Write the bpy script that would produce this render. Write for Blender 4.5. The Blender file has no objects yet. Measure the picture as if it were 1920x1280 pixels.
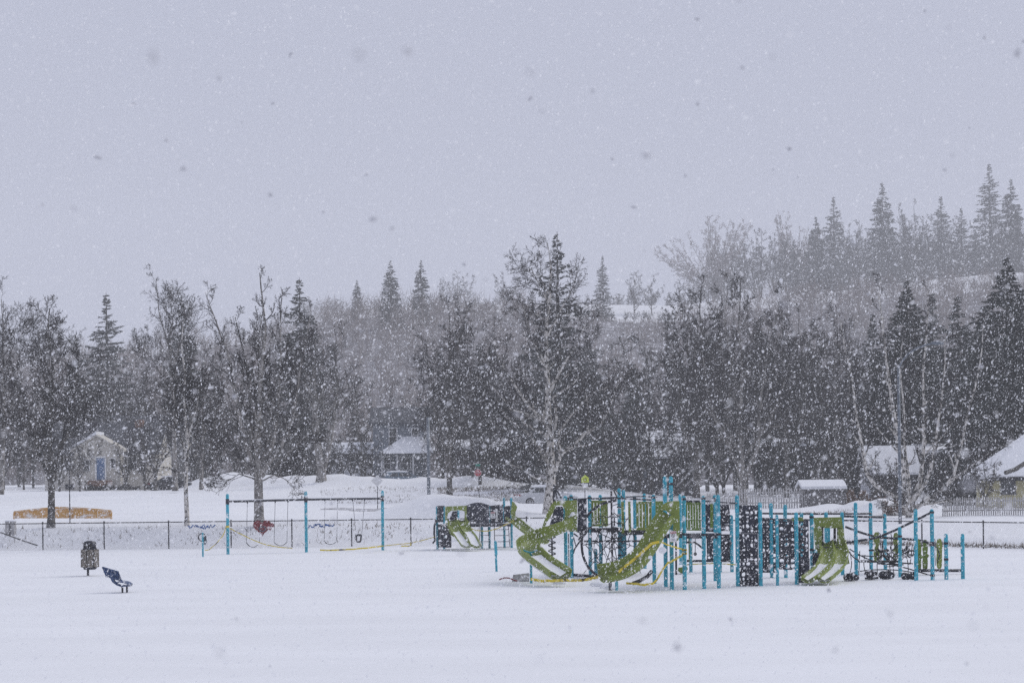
import bpy, math, random
import numpy as np
from mathutils import Matrix, Vector

random.seed(7)
RNG = np.random.default_rng(11)
SC = bpy.context.scene
COL = SC.collection
PI = math.pi

# ------------------------------------------------------------------ camera
F = 3700.0            # focal length in pixels of the 1920 px wide photograph
H = 3.4               # eye height
HOR = 900.0           # picture row of the eye level
ROLL = math.radians(0.65)
cam_d = bpy.data.cameras.new('camera')
cam = bpy.data.objects.new('camera', cam_d)
COL.objects.link(cam)
cam_d.sensor_width = 36.0
cam_d.lens = 36.0 * F / 1920.0
cam_d.shift_y = (HOR - 640.0) / 1920.0
cam_d.clip_start = 0.1
cam_d.clip_end = 3000.0
cam.matrix_world = Matrix.Translation((0, 0, H)) @ Matrix.Rotation(PI / 2, 4, 'X') @ Matrix.Rotation(-ROLL, 4, 'Z')
cam_d.dof.use_dof = True
cam_d.dof.focus_distance = 75.0
cam_d.dof.aperture_fstop = 5.2
SC.camera = cam

# ------------------------------------------------------------------ sky, sun, exposure
world = bpy.data.worlds.new('World')
SC.world = world
world.use_nodes = True
wn = world.node_tree
bg = wn.nodes['Background']
sky = wn.nodes.new('ShaderNodeTexSky')
sky.sky_type = 'NISHITA'
sky.sun_disc = False
SUN_EL, SUN_AZ = math.radians(42), math.radians(62)     # azimuth from +Y towards +X
sky.sun_elevation = SUN_EL
sky.sun_rotation = SUN_AZ
sky.dust_density = 6.0
mixn = wn.nodes.new('ShaderNodeMix')
mixn.data_type = 'RGBA'
mixn.inputs[0].default_value = 0.97                     # the overcast cloud layer over the blue
mixn.inputs[7].default_value = (4.58, 4.85, 6.05, 1)
wn.links.new(sky.outputs[0], mixn.inputs[6])
wn.links.new(mixn.outputs[2], bg.inputs[0])
bg.inputs[1].default_value = 0.10
sun_d = bpy.data.lights.new('sun', 'SUN')
sun_d.energy = 1.5
sun_d.angle = math.radians(45)
sun_d.color = (1.0, 0.98, 0.92)
sun = bpy.data.objects.new('sun', sun_d)
COL.objects.link(sun)
sdir = Vector((math.sin(SUN_AZ) * math.cos(SUN_EL), math.cos(SUN_AZ) * math.cos(SUN_EL), math.sin(SUN_EL)))
sun.rotation_euler = sdir.to_track_quat('Z', 'Y').to_euler()
SC.view_settings.view_transform = 'Standard'
SC.view_settings.look = 'None'
SC.view_settings.exposure = 0.10
SC.view_settings.gamma = 1.0
SC.view_settings.use_curve_mapping = False
SC.render.engine = 'CYCLES'
cy = SC.cycles
cy.max_bounces = 5
cy.diffuse_bounces = 3
cy.glossy_bounces = 2
cy.transmission_bounces = 2
cy.volume_bounces = 2
cy.transparent_max_bounces = 8
cy.use_denoising = False
cy.caustics_reflective = False
cy.caustics_refractive = False

# ------------------------------------------------------------------ picture <-> place
CR, SR = math.cos(ROLL), math.sin(ROLL)
def unroll(px, py):
    u, v = px - 960.0, py - HOR
    return u * CR - v * SR, v * CR + u * SR
def Q(px, py, d):
    u, v = unroll(px, py)
    return np.array([u / F * d, d, H - v / F * d])
def G(px, py):
    u, v = unroll(px, py)
    return Q(px, py, H * F / v)
def GD(px, py):
    return H * F / unroll(px, py)[1]
def U(px, d):            # metres for that many picture pixels at depth d
    return px * d / F

def sstep(a, b, x):
    t = np.clip((x - a) / (b - a), 0, 1)
    return t * t * (3 - 2 * t)

# ------------------------------------------------------------------ terrain
_px = np.array([-1500, 0, 500, 600, 880, 1100, 1255, 1480, 1870, 1920, 3000.])
_edge = np.array([700, 690, 640, 602, 586, 598, 606, 576, 552, 550, 540.])
_top = np.array([690, 680, 630, 582, 572, 568, 572, 556, 519, 516, 500.])
MOUNDS = [  # px, py of the top, depth, half width across, half depth, height
    (845, 123.0, 3.3, 3.2, 1.15), (775, 124.0, 2.6, 2.6, .55), (905, 122.0, 2.2, 2.2, .45),
    (432, 186.0, 2.6, 3.0, 1.15), (480, 184.0, 2.6, 3.0, .8), (388, 186.0, 2.4, 3.0, .75), (530, 183.0, 3.0, 3.0, .75),
    (640, 178.0, 4.5, 4.0, .85), (590, 181.0, 4.5, 4.0, .6), (720, 176.0, 3.2, 3.0, .5), (810, 178.0, 3.0, 3.0, .55), (900, 176.0, 4.0, 3.0, .75),
    (1650, 130.0, 1.5, 1.7, 1.0), (1735, 130.0, 1.4, 1.6, .75), (1610, 138.0, 1.6, 2.0, .8), (1560, 146.0, 2.0, 2.0, .35),
    (1110, 156.0, 2.5, 2.2, .75), (1060, 158.0, 2.2, 2.2, .5), (1180, 158.0, 2.2, 2.2, .45)]
def bank_line(x):
    return np.interp(x, [-60, 6, 17, 24, 40, 60], [104.5, 104.5, 97, 87.5, 66, 40])
def vnoise(x, y, s, seed=0):
    r = np.random.default_rng(seed)
    z = 0
    for k in range(7):
        a = r.uniform(0, 2 * PI); f = s * r.uniform(.5, 1.8); p = r.uniform(0, 2 * PI); q = r.uniform(0, 2 * PI)
        z = z + np.sin((x * math.cos(a) + y * math.sin(a)) * f + p + 1.3 * np.sin((y * math.cos(a) - x * math.sin(a)) * f * .7 + q))
    return z / 7
def TZ(x, y):
    x = np.asarray(x, float); y = np.asarray(y, float)
    yb = bank_line(x)
    right = sstep(4, 16, x)
    far = sstep(60, 90, y)
    z = (1.05 * (1 - right) + .42 * right) * sstep(0, 4.5, y - yb) * far
    z = z + np.clip(y - yb - 4, 0, 50) * (.0135 * (1 - right) + .0115 * right) * far
    left2 = sstep(-14, -20, x)
    z = z + (1.12 * (1 - right) + .7 * right) * ((1 - left2) * sstep(157, 172, y) + left2 * sstep(118, 178, y))
    z = z + np.clip(y - 190, 0, 110) * .006
    for (px, d, wx, wy, h) in MOUNDS:
        cx = (px - 960) / F * d
        z = z + h * np.exp(-((x - cx) / wx) ** 2 - ((y - d) / wy) ** 2) * (1 + .45 * vnoise(x, y, .75, 17) + .12 * vnoise(x, y, 2.6, 18))
    yy = np.maximum(y, 1.0)
    pxx = 960 + F * x / yy
    e = np.interp(pxx, _px, _edge); t = np.interp(pxx, _px, _top)
    ze = H + (HOR - e) / F * 640; zt = H + (HOR - t) / F * 780
    h0 = 4.2
    hill = (ze - h0) * sstep(300, 640, y) * (y > 300) + (zt - ze) * sstep(640, 780, y) * (y > 640)
    z = z + hill
    z = z + vnoise(x, y, .12, 1) * .05 * sstep(20, 60, y) * (y < 104) + vnoise(x, y, .5, 2) * .10 * sstep(106, 112, y - yb + 104.5) + vnoise(x, y, 2.2, 3) * .035 * sstep(106, 110, y - yb + 104.5)
    z = z + vnoise(x, y, .09, 4) * .6 * sstep(310, 360, y)
    return z
def TZ1(x, y):
    return float(TZ(x, y))
def onT(px, d):          # a point of the terrain seen in that picture column at that depth
    x = (px - 960.0) / F * d
    z = TZ1(x, d)
    # shift for the roll
    v0 = (H - z) / d * F
    x = (px - 960.0 - v0 * SR) / F * d
    return np.array([x, d, TZ1(x, d)])

# ------------------------------------------------------------------ materials
MATS = {}
def mat(name, col, rough=.6, metal=0.0, var=0.0, scale=6.0, col2=None, bump=0.0, bscale=20.0, stretch=(1, 1, 1), detail=4.0, fac=(.35, .65), spec=.4):
    m = bpy.data.materials.new(name); m.use_nodes = True
    nt = m.node_tree; b = nt.nodes['Principled BSDF']
    b.inputs['Roughness'].default_value = rough
    b.inputs['Metallic'].default_value = metal
    b.inputs['Specular IOR Level'].default_value = spec
    b.inputs['Base Color'].default_value = (*col, 1)
    if var or col2 or bump:
        tc = nt.nodes.new('ShaderNodeTexCoord'); mp = nt.nodes.new('ShaderNodeMapping')
        mp.inputs['Scale'].default_value = stretch
        nt.links.new(tc.outputs['Object'], mp.inputs[0])
    if var or col2:
        n = nt.nodes.new('ShaderNodeTexNoise'); n.inputs['Scale'].default_value = scale; n.inputs['Detail'].default_value = detail
        nt.links.new(mp.outputs[0], n.inputs['Vector'])
        r = nt.nodes.new('ShaderNodeValToRGB')
        r.color_ramp.elements[0].position = fac[0]; r.color_ramp.elements[1].position = fac[1]
        c2 = col2 or tuple(min(1, c * (1 + var)) for c in col)
        c1 = col if col2 else tuple(c * (1 - var) for c in col)
        r.color_ramp.elements[0].color = (*c1, 1); r.color_ramp.elements[1].color = (*c2, 1)
        nt.links.new(n.outputs[0], r.inputs[0]); nt.links.new(r.outputs[0], b.inputs['Base Color'])
    if bump:
        n2 = nt.nodes.new('ShaderNodeTexNoise'); n2.inputs['Scale'].default_value = bscale; n2.inputs['Detail'].default_value = 5
        nt.links.new(mp.outputs[0], n2.inputs['Vector'])
        bp = nt.nodes.new('ShaderNodeBump'); bp.inputs['Strength'].default_value = bump; bp.inputs['Distance'].default_value = .1
        nt.links.new(n2.outputs[0], bp.inputs['Height']); nt.links.new(bp.outputs[0], b.inputs['Normal'])
    MATS[name] = m
    return m

M_SNOW = mat('snow', (.80, .81, .84), .9, var=.025, scale=.4, stretch=(.3, 1, 1), bump=.55, bscale=1.1, spec=.15)
M_SNOWP = mat('settled_snow', (.82, .83, .86), .9, bump=.3, bscale=8, spec=.15)
M_FLAKE = mat('snowflake', (.93, .93, .95), .9, spec=.1)
_nt = M_FLAKE.node_tree; _tr = _nt.nodes.new('ShaderNodeBsdfTranslucent'); _tr.inputs[0].default_value = (.95, .95, .96, 1)
_mx = _nt.nodes.new('ShaderNodeMixShader'); _mx.inputs[0].default_value = .3
_nt.links.new(_nt.nodes['Principled BSDF'].outputs[0], _mx.inputs[1]); _nt.links.new(_tr.outputs[0], _mx.inputs[2]); _nt.links.new(_mx.outputs[0], _nt.nodes['Material Output'].inputs[0])
M_FLAKEG = mat('wet_snow_clump', (.60, .60, .63), .8, spec=.1)  # shade put into the colour: near clumps darker than the other flakes
M_HILL = mat('hill_ground', (.13, .12, .13), .95, col2=(.34, .34, .37), scale=.25, fac=(.42, .66), spec=.1)
M_FIELD = mat('hill_snow', (.80, .81, .84), .95, col2=(.62, .62, .65), scale=.25, stretch=(.4, 1.5, 1), fac=(.5, .72), spec=.1)
M_BARK = mat('birch_bark', (.035, .032, .03), .9, col2=(.58, .55, .51), scale=5.0, stretch=(1, 1, .8), detail=7, fac=(.41, .54))
M_BARKD = mat('dark_bark', (.035, .032, .03), .95, col2=(.12, .11, .10), scale=6.0, stretch=(1, 1, .25))
M_BARKL = mat('pale_bark', (.06, .055, .052), .9, col2=(.32, .30, .28), scale=4.0, stretch=(1, 1, .5))
M_TWIG = mat('twig', (.030, .025, .027), .95, var=.35, scale=.8)
M_TWIGB = mat('belt_twig', (.036, .031, .033), .95, var=.35, scale=.4)
M_TWIGH = mat('haze_tinted_twig', (.34, .295, .29), .95, var=.3, scale=.4)  # snow-dusted tone lightened further, so hill twigs fade as if by haze
M_BRUSH = mat('brush_twig', (.21, .18, .178), .95, var=.3, scale=.4)
M_NEEDLE = mat('spruce_needles', (.014, .017, .016), .95, col2=(.036, .043, .040), scale=1.0)
M_NEEDLEH = mat('haze_tinted_hill_needles', (.13, .145, .155), .95, col2=(.34, .36, .37), scale=.6)  # haze fade put into the needle colour of the snowy hill spruces
M_NEEDLEM = mat('haze_tinted_spruce_needles', (.055, .058, .058), .95, col2=(.17, .175, .175), scale=1.0)  # between near and hill needles: paler to suggest distance haze
M_TEAL = mat('teal_paint', (.028, .34, .45), .5, var=.2, scale=7)
M_GREEN = mat('green_plastic', (.195, .25, .035), .5, var=.10, scale=5)
M_GREEND = mat('olive_plastic', (.13, .20, .02), .5, var=.12, scale=7)
M_NAVY = mat('navy_plastic', (.016, .019, .036), .5, var=.25, scale=6)
M_NAVYM = mat('navy_coated_metal', (.014, .016, .028), .5, var=.2, scale=8)
M_ROPE = mat('black_rope', (.014, .015, .02), .9)
M_GALV = mat('dark_fence_metal', (.035, .035, .042), .6, .2)
M_STEEL = mat('galvanised_steel', (.14, .16, .19), .5, .5, var=.15)
M_WIRE = mat('fence_wire', (.30, .30, .33), .6, .3)
M_WHITE = mat('white_paint', (.72, .72, .72), .5, var=.05)
M_RED = mat('red_paint', (.42, .02, .035), .5, col2=(.25, .015, .03), scale=10)
M_HEART = mat('heart_red', (.23, .012, .022), .6, col2=(.12, .012, .02), scale=14)
M_YEL = mat('yellow_tape', (.66, .52, .035), .5, col2=(.05, .035, .01), scale=4.0, fac=(.56, .66))
M_YSIGN = mat('yellow_green_sign', (.55, .66, .05), .5)
M_ORANGE = mat('yellow_timber', (.60, .33, .09), .7, col2=(.75, .70, .66), scale=2.2, stretch=(.6, 1, 2), fac=(.50, .66))
M_BLUE = mat('blue_coating', (.018, .052, .15), .45, var=.25, scale=12)
M_RIBB = mat('blue_ribbon', (.03, .10, .30), .6, var=.3, scale=6)
M_STONE = mat('exposed_aggregate', (.05, .04, .034), .9, col2=(.33, .30, .26), scale=28, fac=(.42, .6))
M_BINM = mat('bin_metal', (.022, .025, .04), .5, col2=(.10, .11, .14), scale=30, fac=(.5, .75))
M_CREAM = mat('cream_siding', (.50, .475, .43), .8, var=.08, scale=3)
M_GREYH = mat('grey_siding', (.17, .19, .22), .8, var=.08, scale=3)
M_BROWNH = mat('brown_siding', (.065, .055, .052), .85, var=.2, scale=3)
M_DARKH = mat('dark_siding', (.055, .055, .062), .85, var=.2, scale=3)
M_PALEH = mat('pale_siding', (.46, .47, .50), .8, var=.06)
M_YELH = mat('yellow_siding', (.46, .42, .24), .8, var=.08, scale=3)
M_SHING = mat('roof_shingle', (.035, .037, .045), .9, col2=(.13, .135, .155), scale=4, fac=(.45, .75))
M_GLASS = mat('window_glass', (.02, .024, .03), .12, spec=.6)
M_BDOOR = mat('blue_door', (.08, .15, .29), .5, var=.1)
M_BRICK = mat('brown_brick', (.16, .085, .06), .9, col2=(.30, .18, .13), scale=8)
M_WOOD = mat('grey_timber', (.075, .07, .072), .9, col2=(.17, .165, .17), scale=5, stretch=(4, 4, .4))
M_WOODP = mat('pale_timber', (.30, .29, .29), .9, col2=(.50, .49, .48), scale=5, stretch=(4, 4, .5))
M_CAR = mat('silver_paint', (.50, .51, .53), .3, .3)
M_CARB = mat('blue_grey_paint', (.14, .19, .25), .35, .3)
M_CARK = mat('black_paint', (.02, .02, .025), .35, .2)
M_TYRE = mat('tyre_rubber', (.018, .018, .02), .85)
M_RIM = mat('wheel_rim', (.35, .35, .37), .4, .6)
M_LAMPR = mat('red_lens', (.20, .012, .015), .3)
M_HEDGE = mat('brown_leaves', (.13, .075, .05), .95, col2=(.22, .14, .10), scale=3)
M_GRASS = mat('dead_grass', (.16, .13, .10), .95, var=.3, scale=2)
M_SLUSH = mat('slush', (.30, .30, .32), .8, col2=(.60, .60, .64), scale=1.2, fac=(.35, .7))
M_GREENS = mat('green_street_sign', (.02, .22, .16), .5)
M_DARKM = mat('black_print', (.02, .02, .022), .7)

# ------------------------------------------------------------------ mesh helpers
def basis(t):
    t = t / np.linalg.norm(t)
    r = np.array([0, 0, 1.]) if abs(t[2]) < .9 else np.array([1., 0, 0])
    a = np.cross(t, r); a /= np.linalg.norm(a)
    return t, a, np.cross(t, a)

def raw_mesh(name, verts, quads=None, tris=None, smooth=False):
    me = bpy.data.meshes.new(name)
    verts = np.asarray(verts, np.float32)
    q = np.zeros((0, 4), np.int32) if quads is None else np.asarray(quads, np.int32)
    t = np.zeros((0, 3), np.int32) if tris is None else np.asarray(tris, np.int32)
    me.vertices.add(len(verts)); me.vertices.foreach_set('co', verts.ravel())
    me.loops.add(q.size + t.size)
    me.loops.foreach_set('vertex_index', np.concatenate([q.ravel(), t.ravel()]))
    me.polygons.add(len(q) + len(t))
    st = np.concatenate([np.arange(len(q)) * 4, q.size + np.arange(len(t)) * 3]).astype(np.int32)
    me.polygons.foreach_set('loop_start', st)
    if smooth:
        me.polygons.foreach_set('use_smooth', np.ones(len(st), bool))
    me.update(calc_edges=True)
    me.validate()
    return me

class B:
    """Collects shapes in place coordinates; build() links them as ONE mesh object."""
    def __init__(s):
        s.v = []; s.f = []; s.n = 0
    def add(s, vs, fs):
        vs = [tuple(map(float, p)) for p in vs]
        s.v += vs
        s.f += [tuple(i + s.n for i in f) for f in fs]
        s.n += len(vs)
        return s
    def box(s, c, size, rot=None):
        c = np.asarray(c, float); hx, hy, hz = [k / 2 for k in size]
        p = np.array([[x, y, z] for x in (-hx, hx) for y in (-hy, hy) for z in (-hz, hz)])
        if rot is not None:
            p = p @ np.asarray(rot).T
        return s.add(p + c, [(0, 1, 3, 2), (4, 6, 7, 5), (0, 4, 5, 1), (2, 3, 7, 6), (0, 2, 6, 4), (1, 5, 7, 3)])
    def tube(s, pts, r, n=8, closed=False, cap=True):
        pts = [np.asarray(p, float) for p in pts]
        m = len(pts); rr = r if hasattr(r, '__len__') else [r] * m
        vs = []; prev = None
        for i in range(m):
            if closed:
                t = pts[(i + 1) % m] - pts[i - 1]
            else:
                t = pts[min(i + 1, m - 1)] - pts[max(i - 1, 0)]
            t = t / (np.linalg.norm(t) + 1e-9)
            if prev is None:
                _, a, b = basis(t)
            else:
                a = prev - t * np.dot(prev, t); a /= (np.linalg.norm(a) + 1e-9); b = np.cross(t, a)
            prev = a
            for k in range(n):
                an = 2 * PI * k / n
                vs.append(pts[i] + rr[i] * (a * math.cos(an) + b * math.sin(an)))
        fs = []
        for i in range(m if closed else m - 1):
            j = (i + 1) % m
            for k in range(n):
                l = (k + 1) % n
                fs.append((i * n + k, i * n + l, j * n + l, j * n + k))
        if cap and not closed:
            fs.append(tuple(range(n))[::-1]); fs.append(tuple((m - 1) * n + k for k in range(n)))
        return s.add(vs, fs)
    def bar(s, a, b, w, h):          # rectangular bar between two points
        a = np.asarray(a, float); b = np.asarray(b, float)
        t = b - a; L = np.linalg.norm(t); t = t / L
        up = np.array([0, 0, 1.]) if abs(t[2]) < .95 else np.array([0, 1., 0])
        sd = np.cross(t, up); sd /= np.linalg.norm(sd); up = np.cross(sd, t)
        return s.box((a + b) / 2, (L, w, h), np.array([t, sd, up]).T)
    def prism(s, outline, ext):      # outline: 3-D points of a flat polygon, ext: extrusion vector
        o = [np.asarray(p, float) for p in outline]; e = np.asarray(ext, float); n = len(o)
        vs = o + [p + e for p in o]
        fs = [tuple(range(n)), tuple(range(2 * n - 1, n - 1, -1))]
        fs += [(i, n + i, n + (i + 1) % n, (i + 1) % n) for i in range(n)]
        return s.add(vs, fs)
    def sweep(s, pts, prof, up=(0, 0, 1)):   # closed profile (side, up) swept along pts
        pts = [np.asarray(p, float) for p in pts]; m = len(pts); n = len(prof); vs = []
        for i in range(m):
            t = pts[min(i + 1, m - 1)] - pts[max(i - 1, 0)]; t /= np.linalg.norm(t)
            sd = np.cross(t, np.array(up, float)); sd /= np.linalg.norm(sd); u = np.cross(sd, t)
            pr = prof[i] if isinstance(prof[0], list) else prof
            for (a, b) in pr:
                vs.append(pts[i] + sd * a + u * b)
        if isinstance(prof[0], list):
            n = len(prof[0])
        fs = [(i * n + k, i * n + (k + 1) % n, (i + 1) * n + (k + 1) % n, (i + 1) * n + k) for i in range(m - 1) for k in range(n)]
        vs2 = [sum(vs[:n]) / n, sum(vs[-n:]) / n]
        base = (m - 1) * n
        nv = len(vs)
        fs += [(nv, (k + 1) % n, k) for k in range(n)] + [(nv + 1, base + k, base + (k + 1) % n) for k in range(n)]
        return s.add(vs + vs2, fs)
    def ball(s, c, r, n=8, m=5, sq=(1, 1, 1)):
        c = np.asarray(c, float); vs = []; fs = []
        for i in range(m + 1):
            th = PI * i / m
            for k in range(n):
                a = 2 * PI * k / n
                vs.append(c + np.array([r * sq[0] * math.sin(th) * math.cos(a), r * sq[1] * math.sin(th) * math.sin(a), r * sq[2] * math.cos(th)]))
        for i in range(m):
            for k in range(n):
                l = (k + 1) % n
                fs.append((i * n + k, (i + 1) * n + k, (i + 1) * n + l, i * n + l))
        return s.add(vs, fs)
    def ring(s, c, ax, R, r, n=14, k=6, sq=1.0):
        _, a, b = basis(np.asarray(ax, float)); c = np.asarray(c, float)
        return s.tube([c + R * (a * math.cos(2 * PI * i / n) + sq * b * math.sin(2 * PI * i / n)) for i in range(n)], r, k, closed=True)
    def build(s, name, m, parent=None, smooth=False, label=None, kind=None, org=None):
        o_ = np.array(org if org is not None else ORIG.get(parent.name if parent else None, (0, 0, 0)), float)
        me = bpy.data.meshes.new(name)
        me.from_pydata([(p[0] - o_[0], p[1] - o_[1], p[2] - o_[2]) for p in s.v], [], s.f)
        if smooth:
            me.polygons.foreach_set('use_smooth', np.ones(len(s.f), bool))
        me.materials.append(m)
        me.update()
        o = bpy.data.objects.new(name, me); COL.objects.link(o)
        if parent:
            o.parent = parent
            ORIG[o.name] = tuple(o_)
        else:
            o.location = tuple(o_); ORIG[o.name] = tuple(o_)
        if label: o['label'] = label
        if kind: o['kind'] = kind
        return o
ORIG = {}
def tag(o, label, cat, group=None):
    o['label'] = label; o['category'] = cat
    if group: o['group'] = group
    return o
def thing(name, label, cat, loc, group=None, rotz=0.0):
    o = bpy.data.objects.new(name, None); COL.objects.link(o)
    o.empty_display_size = .3
    o.location = tuple(float(k) for k in loc); o.rotation_euler = (0, 0, rotz)
    ORIG[o.name] = (0, 0, 0) if rotz else tuple(float(k) for k in loc)
    return tag(o, label, cat, group)
def mesh_obj(name, me, m, parent=None, kind=None):
    if not me.materials: me.materials.append(m)
    o = bpy.data.objects.new(name, me); COL.objects.link(o)
    if parent: o.parent = parent
    if kind: o['kind'] = kind
    return o

# ------------------------------------------------------------------ ground
def build_ground():
    ys = np.concatenate([[-60, -30, 0, 14, 22], np.arange(28, 112, .45), np.arange(112, 200, .8), np.arange(200, 300, 3)[:-1]])
    ts = np.concatenate([[-1.6, -1.1, -.8, -.6, -.5], np.linspace(-.42, .42, 230), [.5, .6, .8, 1.1, 1.6]])
    W = np.maximum(ys, 60)
    X = ts[None, :] * W[:, None]; Y = np.repeat(ys[:, None], len(ts), 1)
    Z = TZ(X, Y)
    n, m = X.shape
    V = np.stack([X, Y, Z], -1).reshape(-1, 3)
    idx = np.arange(n * m).reshape(n, m)
    Qd = np.stack([idx[:-1, :-1], idx[:-1, 1:], idx[1:, 1:], idx[1:, :-1]], -1).reshape(-1, 4)
    o = mesh_obj('snow_ground', raw_mesh('snow_ground', V, Qd, smooth=True), M_SNOW, kind='structure')
    yl = ys[-1]
    for name, y0, y1, st, m_ in (('hill', yl, 644., 6., M_HILL), ('hilltop_field', 644., 1060., 10., M_FIELD)):
        ys2 = np.linspace(y0, y1, int((y1 - y0) / st) + 1)
        ts2 = ts if name == 'hill' else np.concatenate([[-1.6, -1.1, -.8, -.6], np.linspace(-.45, .45, 120), [.6, .8, 1.1, 1.6]])
        if name == 'hill':
            ts2 = np.concatenate([[-1.6, -1.1, -.8, -.6], np.linspace(-.45, .45, 120), [.6, .8, 1.1, 1.6]])
        X = ts2[None, :] * np.maximum(ys2, 60)[:, None]; Y = np.repeat(ys2[:, None], len(ts2), 1); Z = TZ(X, Y)
        if name == 'hill': Z[0] -= .15
        else: Z[0] -= .3
        n, m = X.shape
        idx = np.arange(n * m).reshape(n, m)
        Qd = np.stack([idx[:-1, :-1], idx[:-1, 1:], idx[1:, 1:], idx[1:, :-1]], -1).reshape(-1, 4)
        mesh_obj(name, raw_mesh(name, np.stack([X, Y, Z], -1).reshape(-1, 3), Qd, smooth=True), m_, kind='structure')
build_ground()

# ------------------------------------------------------------------ trees
def seg_arrays(p0, p1, r0, r1, n):
    t = p1 - p0; L = np.linalg.norm(t, axis=1, keepdims=True); t = t / np.maximum(L, 1e-6)
    ref = np.where(np.abs(t[:, 2:3]) < .9, np.array([[0, 0, 1.]]), np.array([[1., 0, 0]]))
    a = np.cross(t, ref); a /= np.linalg.norm(a, axis=1, keepdims=True); b = np.cross(t, a)
    ang = 2 * PI * np.arange(n) / n
    c = np.cos(ang)[None, :, None]; s_ = np.sin(ang)[None, :, None]
    d = a[:, None] * c + b[:, None] * s_
    return p0[:, None] + r0[:, None, None] * d, p1[:, None] + r1[:, None, None] * d
def tubes(p0, p1, r0, r1, n):
    A, C = seg_arrays(p0, p1, r0, r1, n); N = len(p0)
    V = np.concatenate([A, C], 1).reshape(-1, 3)
    k = np.arange(n); l = (k + 1) % n
    Qd = np.stack([k, l, n + l, n + k], -1)[None] + (np.arange(N) * 2 * n)[:, None, None]
    return V, Qd.reshape(-1, 4)
def cones(p0, p1, r0, n=3):
    A, _ = seg_arrays(p0, p1, r0, r0, n); N = len(p0)
    V = np.concatenate([A, p1[:, None]], 1).reshape(-1, 3)
    k = np.arange(n); l = (k + 1) % n
    T = np.stack([k, l, np.full(n, n)], -1)[None] + (np.arange(N) * (n + 1))[:, None, None]
    return V, T.reshape(-1, 3)
def nrm(v): return v / np.maximum(np.linalg.norm(v, axis=-1, keepdims=True), 1e-9)

def spawn(P, R, per, t0, ratio, ang, K, wander, trop, rfac, rng, lens=None, taper=.6, out=0.0):
    """children of branches P (N,K+1,3) with radii R (N,K+1); returns child paths"""
    N, K1, _ = P.shape
    t = (t0 + (1 - t0) * ((np.arange(per)[None] + rng.random((N, per))) / per)) * (K1 - 1) * .999
    i = np.floor(t).astype(int); f = (t - i)[..., None]
    rows = np.arange(N)[:, None]
    pos = P[rows, i] * (1 - f) + P[rows, i + 1] * f
    rad = R[rows, i] * (1 - f[..., 0]) + R[rows, i + 1] * f[..., 0]
    d = nrm(P[rows, i + 1] - P[rows, i])
    plen = np.linalg.norm(np.diff(P, axis=1), axis=2).sum(1)[:, None]
    tt = t / (K1 - 1)
    ln = plen * ratio * (1 - taper * (tt - t0) / (1 - t0)) * rng.uniform(.6, 1.25, tt.shape) if lens is None else lens(tt) * rng.uniform(.75, 1.2, tt.shape)
    rnd = rng.normal(size=d.shape)
    perp = nrm(rnd - d * (rnd * d).sum(-1, keepdims=True))
    al = np.radians(rng.uniform(ang[0], ang[1], tt.shape))[..., None]
    dr = nrm(d * np.cos(al) + perp * np.sin(al))
    pos = pos.reshape(-1, 3); dr = dr.reshape(-1, 3); ln = ln.ravel(); r0 = (rad * rfac).ravel()
    M = len(pos); path = np.zeros((M, K + 1, 3)); path[:, 0] = pos
    for k in range(K):
        dr = dr + rng.normal(size=dr.shape) * wander; dr[:, 2] += trop
        dr = nrm(dr)
        path[:, k + 1] = path[:, k] + dr * (ln / K)[:, None]
    rr = r0[:, None] * np.linspace(1, .35, K + 1)[None]
    return path, rr
def to_segs(P, R):
    return P[:, :-1].reshape(-1, 3), P[:, 1:].reshape(-1, 3), R[:, :-1].ravel(), R[:, 1:].ravel()

def resample(pts, K):
    pts = np.asarray(pts, float); d = np.concatenate([[0], np.cumsum(np.linalg.norm(np.diff(pts, axis=0), axis=1))])
    s = np.linspace(0, d[-1], K + 1)
    return np.stack([np.interp(s, d, pts[:, k]) for k in range(3)], 1)

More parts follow.
